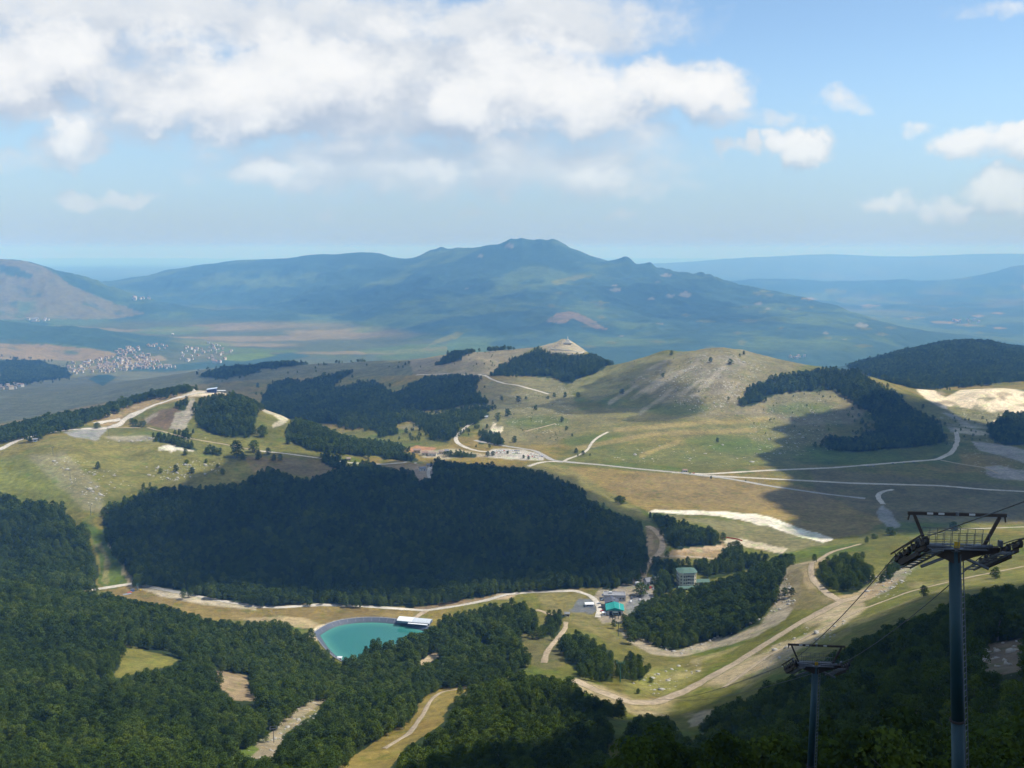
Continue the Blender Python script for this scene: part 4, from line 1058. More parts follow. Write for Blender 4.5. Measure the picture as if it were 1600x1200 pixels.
# ------------------------------------------------------------------ trees
def leaf_material(name, c0, c1, c2):
    m = bpy.data.materials.new(name); m.use_nodes = True
    nt = m.node_tree; N = NT(nt); nt.nodes.clear()
    o = nt.nodes.new('ShaderNodeOutputMaterial')
    oi = nt.nodes.new('ShaderNodeObjectInfo')
    tcn = nt.nodes.new('ShaderNodeTexCoord')
    n = N.noise(tcn.outputs['Object'], 0.55, 2, 0.6)
    ge = nt.nodes.new('ShaderNodeNewGeometry')
    # stands of slightly different age over tens of metres
    st = N.noise(ge.outputs['Position'], 0.011, 3, 0.6)
    r = N.m('ADD', N.m('MULTIPLY', oi.outputs['Random'], 0.65), N.m('MULTIPLY', N.mr(st, 0.3, 0.7), 0.35))
    c = N.mix(N.mr(r, 0.12, 0.55), c0, c1)
    c = N.mix(N.mr(r, 0.55, 0.95), c, c2)
    c = N.mix(N.mr(n, 0.3, 0.75, 0.0, 0.45), c, c2)
    d = nt.nodes.new('ShaderNodeBsdfDiffuse'); N.lk(c, d.inputs['Color'])
    t = nt.nodes.new('ShaderNodeBsdfTranslucent'); N.lk(N.mix(0.5, c, c2), t.inputs['Color'])
    mx = nt.nodes.new('ShaderNodeMixShader'); mx.inputs[0].default_value = 0.22
    N.lk(d.outputs[0], mx.inputs[1]); N.lk(t.outputs[0], mx.inputs[2]); N.lk(mx.outputs[0], o.inputs[0])
    return m
M_LEAF = leaf_material('beech_leaves', (0.025, 0.044, 0.010), (0.058, 0.092, 0.015), (0.112, 0.148, 0.023))
M_BARK = simple('bark', (0.16, 0.14, 0.12), 0.95, var=0.35, scale=2.0)

def crown_mesh(name, seed, leaves, size, conic=0.0, clumps=16):
    """leaf faces over the lobes of a crown 1 m in radius, about 2.9 m high in the same unit (scaled later)"""
    r = np.random.default_rng(seed)
    V, F = [], []
    C, R = [], []
    for i in range(clumps):
        h = (i + 0.5) / clumps
        prof = math.sin(math.pi * min(1, (0.10 + 0.83 * h))) ** 0.65
        prof = prof * (1 - conic) + conic * (1.02 - h)
        a = i * 2.399 + r.uniform(-.4, .4)
        rr = prof * r.uniform(0.42, 0.72)
        C.append((math.cos(a) * rr, math.sin(a) * rr, 0.45 + h * 2.15)); R.append(r.uniform(0.34, 0.52) * (0.6 + 0.4 * prof))
    C.append((r.uniform(-.1, .1), r.uniform(-.1, .1), 2.55 + 0.35 * conic)); R.append(0.38)
    C, R = np.array(C), np.array(R)
    n = 0
    per = np.maximum(4, (leaves * R ** 2 / (R ** 2).sum()).astype(int))
    for c, rad, k in zip(C, R, per):
        d = r.normal(size=(k, 3)); d /= np.linalg.norm(d, axis=1)[:, None]
        d[:, 2] = np.where(d[:, 2] < -0.35, -d[:, 2], d[:, 2])
        for q in d:
            p = c + q * rad * r.uniform(0.72, 1.12) * np.array([1, 1, 0.85])
            nrm = q + r.normal(size=3) * 0.55; nrm /= np.linalg.norm(nrm)
            t1 = np.cross(nrm, r.normal(size=3)); t1 /= np.linalg.norm(t1); t2 = np.cross(nrm, t1)
            s = size * r.uniform(0.6, 1.25)
            V += [p - t1 * s, p + t2 * s * 0.7 + nrm * s * 0.12, p + t1 * s * r.uniform(.8, 1.1), p - t2 * s * 0.75 + nrm * s * 0.1]
            F.append((n, n + 1, n + 2, n + 3)); n += 4
    return mesh_np(name, np.array(V), np.array(F))
def trunk_mesh(name, seed):
    r = random.Random(seed)
    b = MB()
    b.tube((0, 0, -0.35), (0.02, 0.01, 0.7), 0.085, 0.065, 8)
    b.tube((0.02, 0.01, 0.7), (0.0, 0.03, 1.9), 0.065, 0.025, 7)
    for i in range(5):
        a = i * 1.3 + r.random(); z = 0.7 + 0.22 * i
        b.tube((0.01, 0.02, z), (math.cos(a) * .5, math.sin(a) * .5, z + .45), 0.03, 0.01, 5)
    me = bpy.data.meshes.new(name); me.from_pydata(b.v, [], b.f); me.update(); me.materials.append(M_BARK)
    return me

NEAR_CROWNS = [crown_mesh('crown', 100 + i, 1250, 0.088, (0.0, 0.25, 0.1, 0.0, 0.45, 0.15)[i], (18, 16, 20, 15, 17, 19)[i]) for i in range(6)]
FAR_CROWNS = [crown_mesh('crown', 200 + i, 260, 0.185, (0.0, 0.3, 0.1, 0.15, 0.5)[i], (11, 10, 12, 9, 11)[i]) for i in range(5)]
for me in NEAR_CROWNS + FAR_CROWNS: me.materials.append(M_LEAF)
TRUNKS = [trunk_mesh('trunk', i) for i in range(3)]

variants = bpy.data.collections.new('forest_variants')
for i, me in enumerate(NEAR_CROWNS + FAR_CROWNS):
    o = bpy.data.objects.new('crown_variant_%02d' % i, me)
    variants.objects.link(o)

def scatter(y0, y1, step):
    ys = np.arange(y0, y1, step)
    X, Yv = [], []
    for i, y in enumerate(ys):
        w = 0.60 * y + 20
        x = np.arange(-w, w, step) + (i % 2) * step * 0.5
        X.append(x); Yv.append(np.full(len(x), y))
    X, Yv = np.concatenate(X), np.concatenate(Yv)
    X = X + rng.uniform(-.42, .42, len(X)) * step; Yv = Yv + rng.uniform(-.42, .42, len(Yv)) * step
    return X, Yv
def plant(y0, y1, step, rad, names=None):
    X, Yv = scatter(y0, y1, step)
    Z = H(X, Yv)
    h = rng.uniform(0.70, 1.28, len(X)) * (0.74 + 0.52 * vnoise(X / 48.0, Yv / 48.0, 91))     # size factor
    h = np.where(rng.random(len(X)) < 0.07, h * 1.32, h)          # trees standing above the canopy
    top = 2.85 * rad * h
    bx, by = project(X, Yv, Z + 0.6)
    mx, my = project(X, Yv, Z + top * 0.5)
    tx, ty = project(X, Yv, Z + top * 0.92)
    # ragged margins
    jr = np.clip(8000.0 / Yv, 3.0, 11.0) * np.where(Yv > 1600, 1.9, 1.0) * np.where(rng.random(len(X)) < 0.10, 3.0, 1.0)
    jx, jy = fbm(X, Yv, 38.0, 3, 0.6, 301) * jr * 1.6, fbm(X, Yv, 38.0, 3, 0.6, 303) * jr * 0.8
    bx, mx, tx = bx + jx, mx + jx, tx + jx
    by, my, ty = by + jy, my + jy, ty + jy
    ok = np.zeros(len(X), bool); zone = np.full(len(X), -1)
    for k, (nm, (poly, a, b)) in enumerate(WOODS.items()):
        m = (Yv > a) & (Yv < b)
        if not m.any(): continue
        ins = np.zeros(len(X), bool)
        ins[m] = poly_in(tx[m], ty[m], poly)
        ins[m] &= poly_in(bx[m], by[m] - (13 if nm == 'crest_strip' else 0), poly)
        zone[ins & ~ok] = k
        ok |= ins
    for gl in GLADES:
        ok &= ~(poly_in(bx, by, gl) | poly_in(mx, my, gl) | poly_in(tx, ty, gl))
    # not in the reservoir, nor hidden far behind a crest
    pm = ok & (np.abs(X - POND_C[0]) < 90) & (np.abs(Yv - POND_C[1]) < 90)
    if pm.any():
        d = pond_d(X[pm], Yv[pm]); k = np.nonzero(pm)[0]; ok[k[d < 6.5]] = False
    run = bil(RUN, ac, sr, X / Yv, np.log(Yv) - 0.01)
    # odd gaps where the canopy is broken
    ok &= vnoise(X / 13.0, Yv / 13.0, 307) > 0.10
    ok &= (Z + top) / Yv > run - 0.010
    i = np.nonzero(ok)[0]
    return X[i], Yv[i], Z[i], h[i] * rad, zone[i]

TX, TY, TZ, TR, TZN = [np.concatenate(c) for c in zip(plant(125, 700, 5.3, 3.3), plant(700, 1950, 5.4, 3.35), plant(1950, 5200, 7.2, 4.0))]
ZN = list(WOODS.keys())

# the 300 trees that show largest become trees of their own; the rest is one forest
px_, py_ = project(TX, TY, TZ + TR * 2)
inview = (px_ > -10) & (px_ < 1610) & (py_ < 1215)
order = np.argsort(np.where(inview, -TR / TY, 9.0))
SINGLE = set(order[:300].tolist())
def wood_label(i):
    nm = ZN[TZN[i]]; x, y = px_[i], py_[i]
    if nm == 'near_centre': return 'leafy tree in the sunlit wood at the bottom centre of the photo', 'trees of the bottom centre wood'
    if nm == 'near_left': return 'leafy tree in the large wood at the bottom left of the photo', 'trees of the bottom left wood'
    if x > 1500: return ('dark tree right of the nearer lift pole above the bare rock patch', 'trees right of the nearer pole, upper') if y < 1010 else ('dark tree right of the nearer lift pole below the bare rock patch', 'trees right of the nearer pole, lower')
    if x > 1285: return ('dark tree on the upper edge of the slope between the two lift poles', 'trees between the poles, upper') if y < 1080 else ('dark tree low on the slope between the two lift poles', 'trees between the poles, lower')
    return 'dark tree on the shaded slope left of the farther lift pole', 'trees left of the farther pole'
for j, i in enumerate(sorted(SINGLE)):
    lab, grp = wood_label(i)
    t = empty('broadleaf_tree', (float(TX[i]), float(TY[i]), float(TZ[i])), random.uniform(0, 6.28))
    s = float(TR[i]); t.scale = (s * random.uniform(.92, 1.12), s * random.uniform(.92, 1.12), s)
    tag(t, lab, 'tree', grp)
    link('trunk', TRUNKS[j % 3], None, t)
    link('crown', NEAR_CROWNS[j % 6], None, t)

rest = np.array([i for i in range(len(TX)) if i not in SINGLE])
def build_forest():
    n = len(rest)
    me = bpy.data.meshes.new('forest')
    me.vertices.add(n)
    me.vertices.foreach_set('co', np.stack([TX[rest], TY[rest], TZ[rest]], 1).astype(np.float32).ravel())
    var = np.where(TY[rest] < 1150, rng.integers(0, 6, n), 6 + rng.integers(0, 5, n)).astype(np.int32)
    # the pine-like shapes stand mostly in the left woods
    a = me.attributes.new('variant', 'INT', 'POINT'); a.data.foreach_set('value', var)
    sc = np.stack([TR[rest] * rng.uniform(.92, 1.15, n), TR[rest] * rng.uniform(.92, 1.15, n), TR[rest]], 1).astype(np.float32)
    a = me.attributes.new('size', 'FLOAT_VECTOR', 'POINT'); a.data.foreach_set('vector', sc.ravel())
    a = me.attributes.new('turn', 'FLOAT_VECTOR', 'POINT')
    a.data.foreach_set('vector', np.stack([rng.uniform(-.06, .06, n), rng.uniform(-.06, .06, n), rng.uniform(0, 6.28, n)], 1).astype(np.float32).ravel())
    o = link('forest', me)
    me.materials.append(M_LEAF)
    o['kind'] = 'stuff'; o['label'] = 'dense dark green broadleaf forest covering the slopes and hills'; o['category'] = 'forest'
    ng = bpy.data.node_groups.new('forest_scatter', 'GeometryNodeTree')
    ng.interface.new_socket('Geometry', in_out='INPUT', socket_type='NodeSocketGeometry')
    ng.interface.new_socket('Geometry', in_out='OUTPUT', socket_type='NodeSocketGeometry')
    gi = ng.nodes.new('NodeGroupInput'); go = ng.nodes.new('NodeGroupOutput')
    mp = ng.nodes.new('GeometryNodeMeshToPoints')
    ip = ng.nodes.new('GeometryNodeInstanceOnPoints')
    ci = ng.nodes.new('GeometryNodeCollectionInfo')
    ci.inputs['Collection'].default_value = variants
    ci.inputs['Separate Children'].default_value = True
    ci.inputs['Reset Children'].default_value = True
    def attr(nm, ty):
        k = ng.nodes.new('GeometryNodeInputNamedAttribute'); k.data_type = ty; k.inputs['Name'].default_value = nm
        return k.outputs['Attribute']
    L = ng.links.new
    L(gi.outputs[0], mp.inputs[0]); L(mp.outputs[0], ip.inputs['Points'])
    L(ci.outputs[0], ip.inputs['Instance']); ip.inputs['Pick Instance'].default_value = True
    L(attr('variant', 'INT'), ip.inputs['Instance Index'])
    er = ng.nodes.new('FunctionNodeEulerToRotation'); L(attr('turn', 'FLOAT_VECTOR'), er.inputs[0])
    L(er.outputs[0], ip.inputs['Rotation'])
    L(attr('size', 'FLOAT_VECTOR'), ip.inputs['Scale'])
    L(ip.outputs[0], go.inputs[0])
    md = o.modifiers.new('scatter', 'NODES'); md.node_group = ng
build_forest()
print('TREES', len(TX), 'forest', len(rest))

# ------------------------------------------------------------------ single trees and bushes in the open
def lone_tree(px, py, hpx, label, y0=400, y1=3200, wide=1.0, name='lone_tree', cat='tree', k=[0]):
    g = ray_ground(px, py, y0, y1)
    if g is None: return
    h = hpx * g[1] / FPX * 1.06
    s = h / 2.9
    t = empty(name, (g[0], g[1], g[2] - 0.30 * s), random.uniform(0, 6.28)); t.scale = (s * wide * 1.2, s * wide * 1.15, s)
    tag(t, label, cat)
    link('trunk', TRUNKS[k[0] % 3], None, t)
    me = (NEAR_CROWNS if g[1] < 1700 else FAR_CROWNS)[k[0] % 5]
    link('crown', me, None, t)
    k[0] += 1
LONE = [
 (152,670,11,'dark round bush beside the bend of the crest track',1.3),(153,733,13,'lone bush among white rocks on the left meadow',.9),
 (251,739,8,'small dark bush at the left end of the pale rock patch',1.2),(275,737,12,'round bush in the middle of the pale rock patch',1.),
 (300,739,10,'broad low bush right of the middle of the rock patch',1.4),(348,742,11,'bush at the right end of the pale rock patch',1.),
 (322,723,7,'tiny bush above the pale rock patch on the meadow',1.1),(340,730,6,'smallest bush near the upper right of the rock patch',1.2),(292,724,7,'low bush just below the white bare spot on the meadow',1.5),
 (290,711,11,'pale green bush right of the white bare spot',1.),(370,715,30,'tallest dark tree standing in the meadow below the ridge wood',.85),(380,718,12,'low bush at the foot of the tallest meadow tree',1.2),
 (411,683,21,'round tree standing alone right of the ridge wood',1.),(397,707,22,'dark double tree right of the tallest meadow tree',1.1),(404,718,16,'tree standing in front of the dark double tree',1.),
 (419,711,13,'small conical tree beside the meadow track',.9),(428,720,11,'left one of two bushes touching the meadow track',1.1),(438,720,12,'right one of two bushes touching the meadow track',.9),
 (421,741,13,'tree just above the left edge of the central forest',1.2),(450,694,12,'tree at the near left corner of the shoulder wood',1.1),
 (810,628,10,'leftmost dark tree under the fort hill road',1.2),(822,624,5,'low bush beside the leftmost tree under the fort road',1.4),(856,624,6,'small bush at the end of the fort road',1.1),(866,621,8,'first of three round trees in a row right of the fort road',1.1),
 (883,621,9,'second of three round trees in a row right of the fort road',1.),(903,621,9,'third of three round trees in a row right of the fort road',1.),(837,641,9,'dark tree on the stony slope below the fort road',1.1),
 (878,659,9,'tree on the pale slope above the footpath bend',1.),(885,672,7,'bush on the slope left of the winding footpath',1.1),(894,682,5,'tiny bush left of the winding footpath',1.),(804,692,12,'tree above the car park road on the left',.9),
 (900,708,9,'round tree left of the footpath near the road',1.),(911,711,8,'tree at the lower bend of the footpath',1.),(903,713,4,'tiny bush below the two footpath trees',1.),(922,712,4,'tiny bush right of the footpath bend',1.),
 (972,616,9,'dark tree in the shaded hollow of the bare hill',1.2),(1121,691,8,'lone bush on the grassy slope below the bare hill',1.),(1110,566,9,'dark bush high on the bare summit hill',1.),
 (1141,569,9,'wide dark bush right of the summit on the bare hill',1.4),(1162,554,6,'bush near the skyline right of the bare summit',1.1),(1036,590,8,'bush on the left flank of the bare hill',1.),(1049,555,8,'tree on the skyline between the two bare hilltops',1.1),
 (1156,556,4,'tiny bush at the skyline right of the summit',1.2),(1092,613,3,'tiny speck of a bush in the middle of the bare hill',1.2),(1111,748,5,'small dark shrub beside the straight valley road',1.),(1165,752,3,'tiny shrub right of the straight valley road',1.2),
 (1491,829,15,'broad round tree seen behind the top of the nearer lift tower',1.6),(1392,836,14,'dark bushy tree on the ridge left of the nearer tower',1.7),(1366,842,9,'low bush at the end of the ridge wood',1.6),
 (1555,904,20,'round dark bush on the meadow right of the nearer tower',1.2),(1443,932,20,'grey green bush on the slope left of the nearer pole',.9),
 (997,1084,10,'small bush on the pale bank below the lift',1.),(1001,931,24,'big round dark tree between the station and the hotel',1.25),(1017,1066,9,'bush at the lower edge of the piste clump',1.2),
 (818,716,6,'left tree between the parked cars',1.1),(826,718,6,'right tree beside the car park end',1.),(793,709,5,'bush in the middle of the car park',1.3),(770,712,8,'tree at the left end of the car park',1.3),(762,713,9,'tree left of the car park beside the houses',1.2),
 (635,677,9,'left one of the paired trees on the small green slope',1.1),(641,683,7,'right one of the paired trees on the small green slope',1.),(656,673,9,'round tree on the green slope above the pale field',1.),(643,673,5,'small tree above the paired trees',1.),(652,684,4,'tiny bush under the round tree on the green slope',1.),
 (780,684,7,'tree beside the pale sandy yard in the valley',1.1),(778,655,11,'dark tree above the pale sandy yard',1.2),(793,650,12,'dark tree right above the pale sandy yard',1.3),(805,690,6,'bush right of the car park road tree',1.),
]
for (px, py, h, lab, w) in LONE: lone_tree(px, py, h, lab, wide=w)

# small bushes dotted over the far hills
BUSH = []
def dots(poly, n, y0, y1, label, group, lo=1.6, hi=3.2):
    P = np.array(poly); c = 0; tries = 0
    while c < n and tries < n * 12:
        tries += 1
        x, y = rng.uniform(P[:, 0].min(), P[:, 0].max()), rng.uniform(P[:, 1].min(), P[:, 1].max())
        if not poly_in(np.array([x]), np.array([y]), poly)[0]: continue
        g = ray_ground(x, y, y0, y1)
        if g is None: continue
        s = rng.uniform(lo, hi) / 2.4
        o = link('bush', FAR_CROWNS[c % 5]); o.location = (g[0], g[1], g[2] - 0.25 * s); o.scale = (s * 1.2, s * 1.2, s); o.rotation_euler = (0, 0, rng.uniform(0, 6))
        tag(o, label, 'bush', group); c += 1
dots([(960,580),(1000,560),(1060,552),(1120,545),(1200,560),(1160,620),(1120,650),(1000,640)], 38, 1700, 2600, 'tiny dark bush dotted over the bare summit hill', 'bushes on the bare hill')
dots([(780,615),(860,610),(900,640),(880,690),(800,680)], 40, 1600, 2400, 'tiny dark bush on the stony slope under the fort hill', 'bushes under the fort hill')
dots([(1165,640),(1240,612),(1300,612),(1340,640),(1280,690),(1200,700)], 42, 1650, 2300, 'tiny bush on the rocky slope below the hill wood', 'bushes below the hill wood', 1.8, 4.0)
dots([(700,555),(790,545),(830,545),(760,582),(690,576)], 22, 2300, 3100, 'small dark bush on the bald hill left of the fort', 'bushes left of the fort hill', 2.5, 5)
dots([(650,640),(760,635),(775,660),(790,650),(740,690),(640,690)], 75, 1650, 2150, 'small tree scattered in the valley above the car park', 'scattered valley trees', 4, 8)
dots([(320,575),(480,565),(640,562),(700,580),(560,580),(420,592),(340,598)], 26, 2300, 3600, 'dark tree dotted over the grey pasture beyond the ridge', 'trees on the far pasture', 5, 9)
dots([(1330,605),(1400,612),(1440,650),(1400,690),(1330,680),(1310,630)], 85, 1700, 2300, 'small tree on the broken rocky spur above the plain', 'trees on the rocky spur', 4, 8)
dots([(1480,640),(1545,650),(1560,690),(1500,690)], 22, 1650, 2250, 'small bush in the rubble below the quarry', 'bushes below the quarry', 3, 7)

# ------------------------------------------------------------------ limestone blocks on the open slopes
def build_rocks():
    V, F = [], []; k = 0
    ico = bmesh.new(); bmesh.ops.create_icosphere(ico, subdivisions=1, radius=1.0)
    bv = np.array([v.co[:] for v in ico.verts]); bf = [[v.index for v in f.verts] for f in ico.faces]; ico.free()
    spots = [([(70,712),(110,715),(185,740),(185,760),(150,785),(110,760)], 60, 1150, 1500), ([(222,726),(345,722),(345,742),(270,752),(230,742)], 80, 1200, 1500),
             ([(1345,905),(1440,870),(1405,920),(1345,938)], 90, 600, 960), ([(970,985),(1060,1018),(1200,965),(1230,900),(1245,940),(1060,1025)], 150, 650, 1000),
             ([(985,1070),(1060,1035),(1100,1045),(1020,1090)], 35, 560, 800), ([(1200,1010),(1330,965),(1300,1000),(1190,1050)], 60, 520, 800), ([(400,1170),(500,1100),(500,1112),(420,1180)], 40, 380, 700),
             ([(1160,650),(1260,620),(1300,650),(1260,700),(1180,720)], 120, 1600, 2200), ([(1000,600),(1130,550),(1180,565),(1140,640),(1060,640)], 140, 1700, 2500), ([(930,700),(1200,690),(1180,728),(960,722)], 70, 1500, 1800),
             ([(1515,1040),(1545,1008),(1600,1000),(1600,1045)], 30, 150, 480), ([(160,690),(240,690),(330,684),(240,684)], 40, 1300, 1600)]
    for poly, n, y0, y1 in spots:
        P = np.array(poly); c = 0
        while c < n:
            x, y = rng.uniform(P[:, 0].min(), P[:, 0].max()), rng.uniform(P[:, 1].min(), P[:, 1].max())
            if not poly_in(np.array([x]), np.array([y]), poly)[0]: continue
            c += 1
            g = ray_ground(x, y, y0, y1)
            if g is None: continue
            s = rng.gamma(2.0, 0.28) * (1.0 if g[1] < 1000 else 1.5) + 0.25
            v = bv * (1 + rng.uniform(-.28, .28, (len(bv), 1))) * np.array([s * rng.uniform(.8, 1.6), s * rng.uniform(.8, 1.6), s * rng.uniform(.5, .9)]) + np.array(g)
            V.append(v); F += [[i + k for i in f] for f in bf]; k += len(bv)
    o = link('limestone_rocks', mesh_np('limestone_rocks', np.concatenate(V), np.array(F)), simple('limestone', (0.34, 0.32, 0.275), 0.95, var=0.25, scale=0.6))
    o['kind'] = 'stuff'; o['label'] = 'pale limestone blocks scattered over the open slopes'; o['category'] = 'rocks'
build_rocks()

# ------------------------------------------------------------------ buildings
def glass(name='window_glass'):
    return simple(name, (0.035, 0.045, 0.055), 0.15, spec=0.5)
def wall_windows(t, wall_len, z0, rows, cols, w, h, face, off, dz, mat, frame=None, skip=()):
    """windows on a flat wall: face = (origin vector at the wall's middle, direction along it, outward normal)"""
    O, D, Nn = [Vector(q) for q in face]
    for r in range(rows):
        for c in range(cols):
            if (r, c) in skip: continue
            p = O + D * ((c + 0.5) / cols - 0.5) * wall_len + Vector((0, 0, z0 + r * dz)) + Nn * off
            R = Matrix((D, Nn, Vector((0, 0, 1)))).transposed()
            b = MB().box((0, 0, 0), (w, 0.16, h)); o = b.build('window', mat, t)
            o.matrix_local = Matrix.Translation(p) @ R.to_4x4()

def hotel():
    x, y, z = ray_ground(1074, 917, 900, 1050)
    t = empty('hotel', (x, y + 6, z - 1.0), 0.10)
    tag(t, 'cream four storey hotel with green hipped roof among dark trees', 'hotel')
    mw, mg, mr, mc = simple('cream_render', (0.60, 0.55, 0.42), 0.9, scale=0.3), glass(), simple('green_roof', (0.075, 0.135, 0.105), 0.7, scale=0.5), simple('cornice_white', (0.66, 0.64, 0.58), 0.85)
    out8 = [(-9, -5), (-6, -8), (6, -8), (9, -5), (9, 6), (6, 8), (-6, 8), (-9, 6)]
    MB().prism(out8, -2, 15.5).build('wall', mw, t)
    MB().prism([(a * 1.07, b * 1.08) for a, b in out8], 15.5, 16.9).build('cornice', mc, t)
    rf = MB(); o2 = [(a * 1.13, b * 1.14) for a, b in out8]; n = 8
    vs = [(a, b, 16.9) for a, b in o2] + [(a * .45, b * .25, 19.2) for a, b in o2]
    rf.add(vs, [tuple(range(7, -1, -1)), tuple(range(8, 16))] + [(i, (i + 1) % 8, 8 + (i + 1) % 8, 8 + i) for i in range(8)])
    rf.build('roof', mr, t)
    wall_windows(t, 11.6, 2.2, 4, 5, 1.3, 1.7, ((0, -8, 0), (1, 0, 0), (0, -1, 0)), 0.02, 3.5, mg, skip=[(i, 2) for i in range(4)])
    for i in range(4):       # balcony column
        d = MB().box((0, -8.05, 2.2 + 3.5 * i), (2.0, 0.2, 2.3)).build('balcony_door', mg, t)
        MB().box((0, -8.7, 0.95 + 3.5 * i), (2.8, 1.3, 0.2)).box((0, -9.3, 1.5 + 3.5 * i), (2.8, 0.08, 0.9)).build('balcony', mc, t)
    s = 2 ** -.5
    for sx in (-1, 1):
        wall_windows(t, 4.0, 2.2, 4, 1, 1.3, 1.7, ((sx * 7.5, -6.5, 0), (s, s * sx, 0), (sx * s, -s, 0)), 0.02, 3.5, mg)
        wall_windows(t, 10, 2.2, 4, 4, 1.3, 1.7, ((sx * 9, 0.5, 0), (0, 1, 0), (sx, 0, 0)), 0.02, 3.5, mg)
    wall_windows(t, 11.6, 16.2, 1, 6, 1.0, 0.7, ((0, -8.64, 0), (1, 0, 0), (0, -1, 0)), 0.03, 3, mg)
    # low wings with green roofs
    MB().box((0, -11.5, 0.2), (24, 6, 4.5)).box((17, 2, 1), (15, 10, 6)).build('wing_wall', mw, t)
    MB().gable(0, -11.7, 24, 6.6, 2.5, 1.6, 'x').gable(17, 2, 15, 10, 4.0, 1.9, 'x').build('wing_roof', mr, t)
    wall_windows(t, 22, 1.0, 1, 8, 1.6, 1.5, ((0, -14.5, 0), (1, 0, 0), (0, -1, 0)), 0.02, 3, mg)
hotel()

def station():
    x, y, z = ray_ground(961, 962, 850, 960)
    t = empty('lift_station', (x, y, z), -0.06)
    tag(t, 'base station of the chairlift with bright teal ribbed roof', 'station building')
    mw, mt, md, mg = simple('pale_wall', (0.50, 0.51, 0.52), 0.85), simple('teal_roof', (0.018, 0.27, 0.235), 0.5, scale=0.4), simple('opening_shade', (0.03, 0.035, 0.04), 0.8), simple('slate_roof', (0.075, 0.08, 0.10), 0.7)
    MB().box((0, 8, 2.6), (15, 15, 5.2)).build('wall', mw, t)
    MB().box((0, 0.46, 2.2), (11, 0.3, 4.0)).build('opening_shade_panel', md, t)  # solid dark slab on the wall, painted shade of the opening
    r = MB(); r.gable(0, 8, 16, 15.5, 5.2, 2.6, 'y', 0.9); ro = r.build('roof', mt, t)
    MB().box((4.6, 8, 6.75), (0.5, 17, 0.16)).build('roof_skylight', simple('skylight', (0.30, 0.42, 0.40), 0.4), ro).rotation_euler = (0, 0, 0)
    for i in range(9):
        for sx in (-1, 1):
            a = (sx * 0.4, 0.2 + i * 2.0, 8.0); b = (sx * 8.6, 0.2 + i * 2.0, 5.42)
            MB().bar(a, b, 0.18, 0.16).build('roof_seam', mt, ro)
    wall_windows(t, 13, 2.8, 1, 5, 1.6, 1.6, ((-7.5, 8, 0), (0, 1, 0), (-1, 0, 0)), 0.02, 3, glass())
    wall_windows(t, 13, 2.8, 1, 5, 1.6, 1.6, ((7.5, 8, 0), (0, 1, 0), (1, 0, 0)), 0.02, 3, glass())
    # bull wheel frame over the loading side
    f = MB()
    for sx in (-2.7, 2.7): f.bar((sx, -9, 4.3), (sx, 1, 4.3), 0.4, 0.5).tube((sx, -8.6, -1.0), (sx, -8.6, 4.2), 0.3)
    f.bar((-2.7, -8.8, 4.3), (2.7, -8.8, 4.3), 0.4, 0.5)
    f.build('loading_frame', simple('green_grey_steel', (0.06, 0.085, 0.09), 0.6), t)
    MB().tube((0, -3, 4.6), (0, -3, 4.85), 2.7, n=28).build('bull_wheel', simple('green_grey_steel', (0.06, 0.085, 0.09)), t)
    b = empty('station_annex', (x - 0.8, y + 24, z - 0.5), -0.06); tag(b, 'dark roofed building standing behind the teal station', 'building')
    MB().box((0, 0, 3), (13, 13, 6)).build('wall', mw, b); MB().gable(0, 0, 13, 13, 6, 2.2, 'y').build('roof', mg, b)
    wall_windows(b, 11, 3.2, 1, 4, 1.4, 1.5, ((-6.5, 0, 0), (0, 1, 0), (-1, 0, 0)), 0.02, 3, glass()); wall_windows(b, 11, 3.2, 1, 4, 1.4, 1.5, ((6.5, 0, 0), (0, 1, 0), (1, 0, 0)), 0.02, 3, glass())
    MB().box((2.5, 0, 8.2), (0.9, 0.9, 1.8)).build('chimney', mw, b)
    c = empty('flat_roof_building', (x + 4, y + 44, z - 0.5), -0.06); tag(c, 'flat roofed grey lodge with parapet behind the dark roofed annex', 'building')
    MB().box((0, 0, 3), (22, 11, 6)).build('wall', simple('grey_wall', (0.40, 0.40, 0.41), 0.9), c)
    MB().box((0, 0, 6.1), (21.4, 10.4, 0.2)).build('roof', simple('flat_roof', (0.24, 0.24, 0.25), 0.9), c)
    for (cx, cy, lx, ly) in ((0, -5.35, 22, 0.3), (0, 5.35, 22, 0.3), (-10.85, 0, 0.3, 10.4), (10.85, 0, 0.3, 10.4)): MB().box((cx, cy, 6.4), (lx, ly, 0.8)).build('parapet', simple('grey_wall', (0.4, 0.4, 0.41)), c)
    MB().box((-4, 1, 7), (3, 2.4, 1.6)).build('roof_unit', mw, c)
    wall_windows(c, 20, 3.3, 1, 7, 1.5, 1.5, ((0, -5.5, 0), (1, 0, 0), (0, -1, 0)), 0.02, 3, glass())
    d = empty('white_cabin', (x - 10.5, y + 1.5, z), 0.1); tag(d, 'small white ticket cabin at the left corner of the teal station', 'cabin')
    MB().box((0, 0, 1.4), (3.6, 3.2, 2.8)).build('wall', simple('white_panel', (0.72, 0.73, 0.74), 0.7), d); MB().box((0, 0, 2.95), (4.2, 3.8, 0.25)).build('roof', simple('white_panel', (0.7, 0.7, 0.7)), d)
    MB().box((0, -1.62, 1.6), (2.2, 0.1, 1.1)).build('window', glass(), d)
    return x, y, z
ST_X, ST_Y, ST_Z = station()

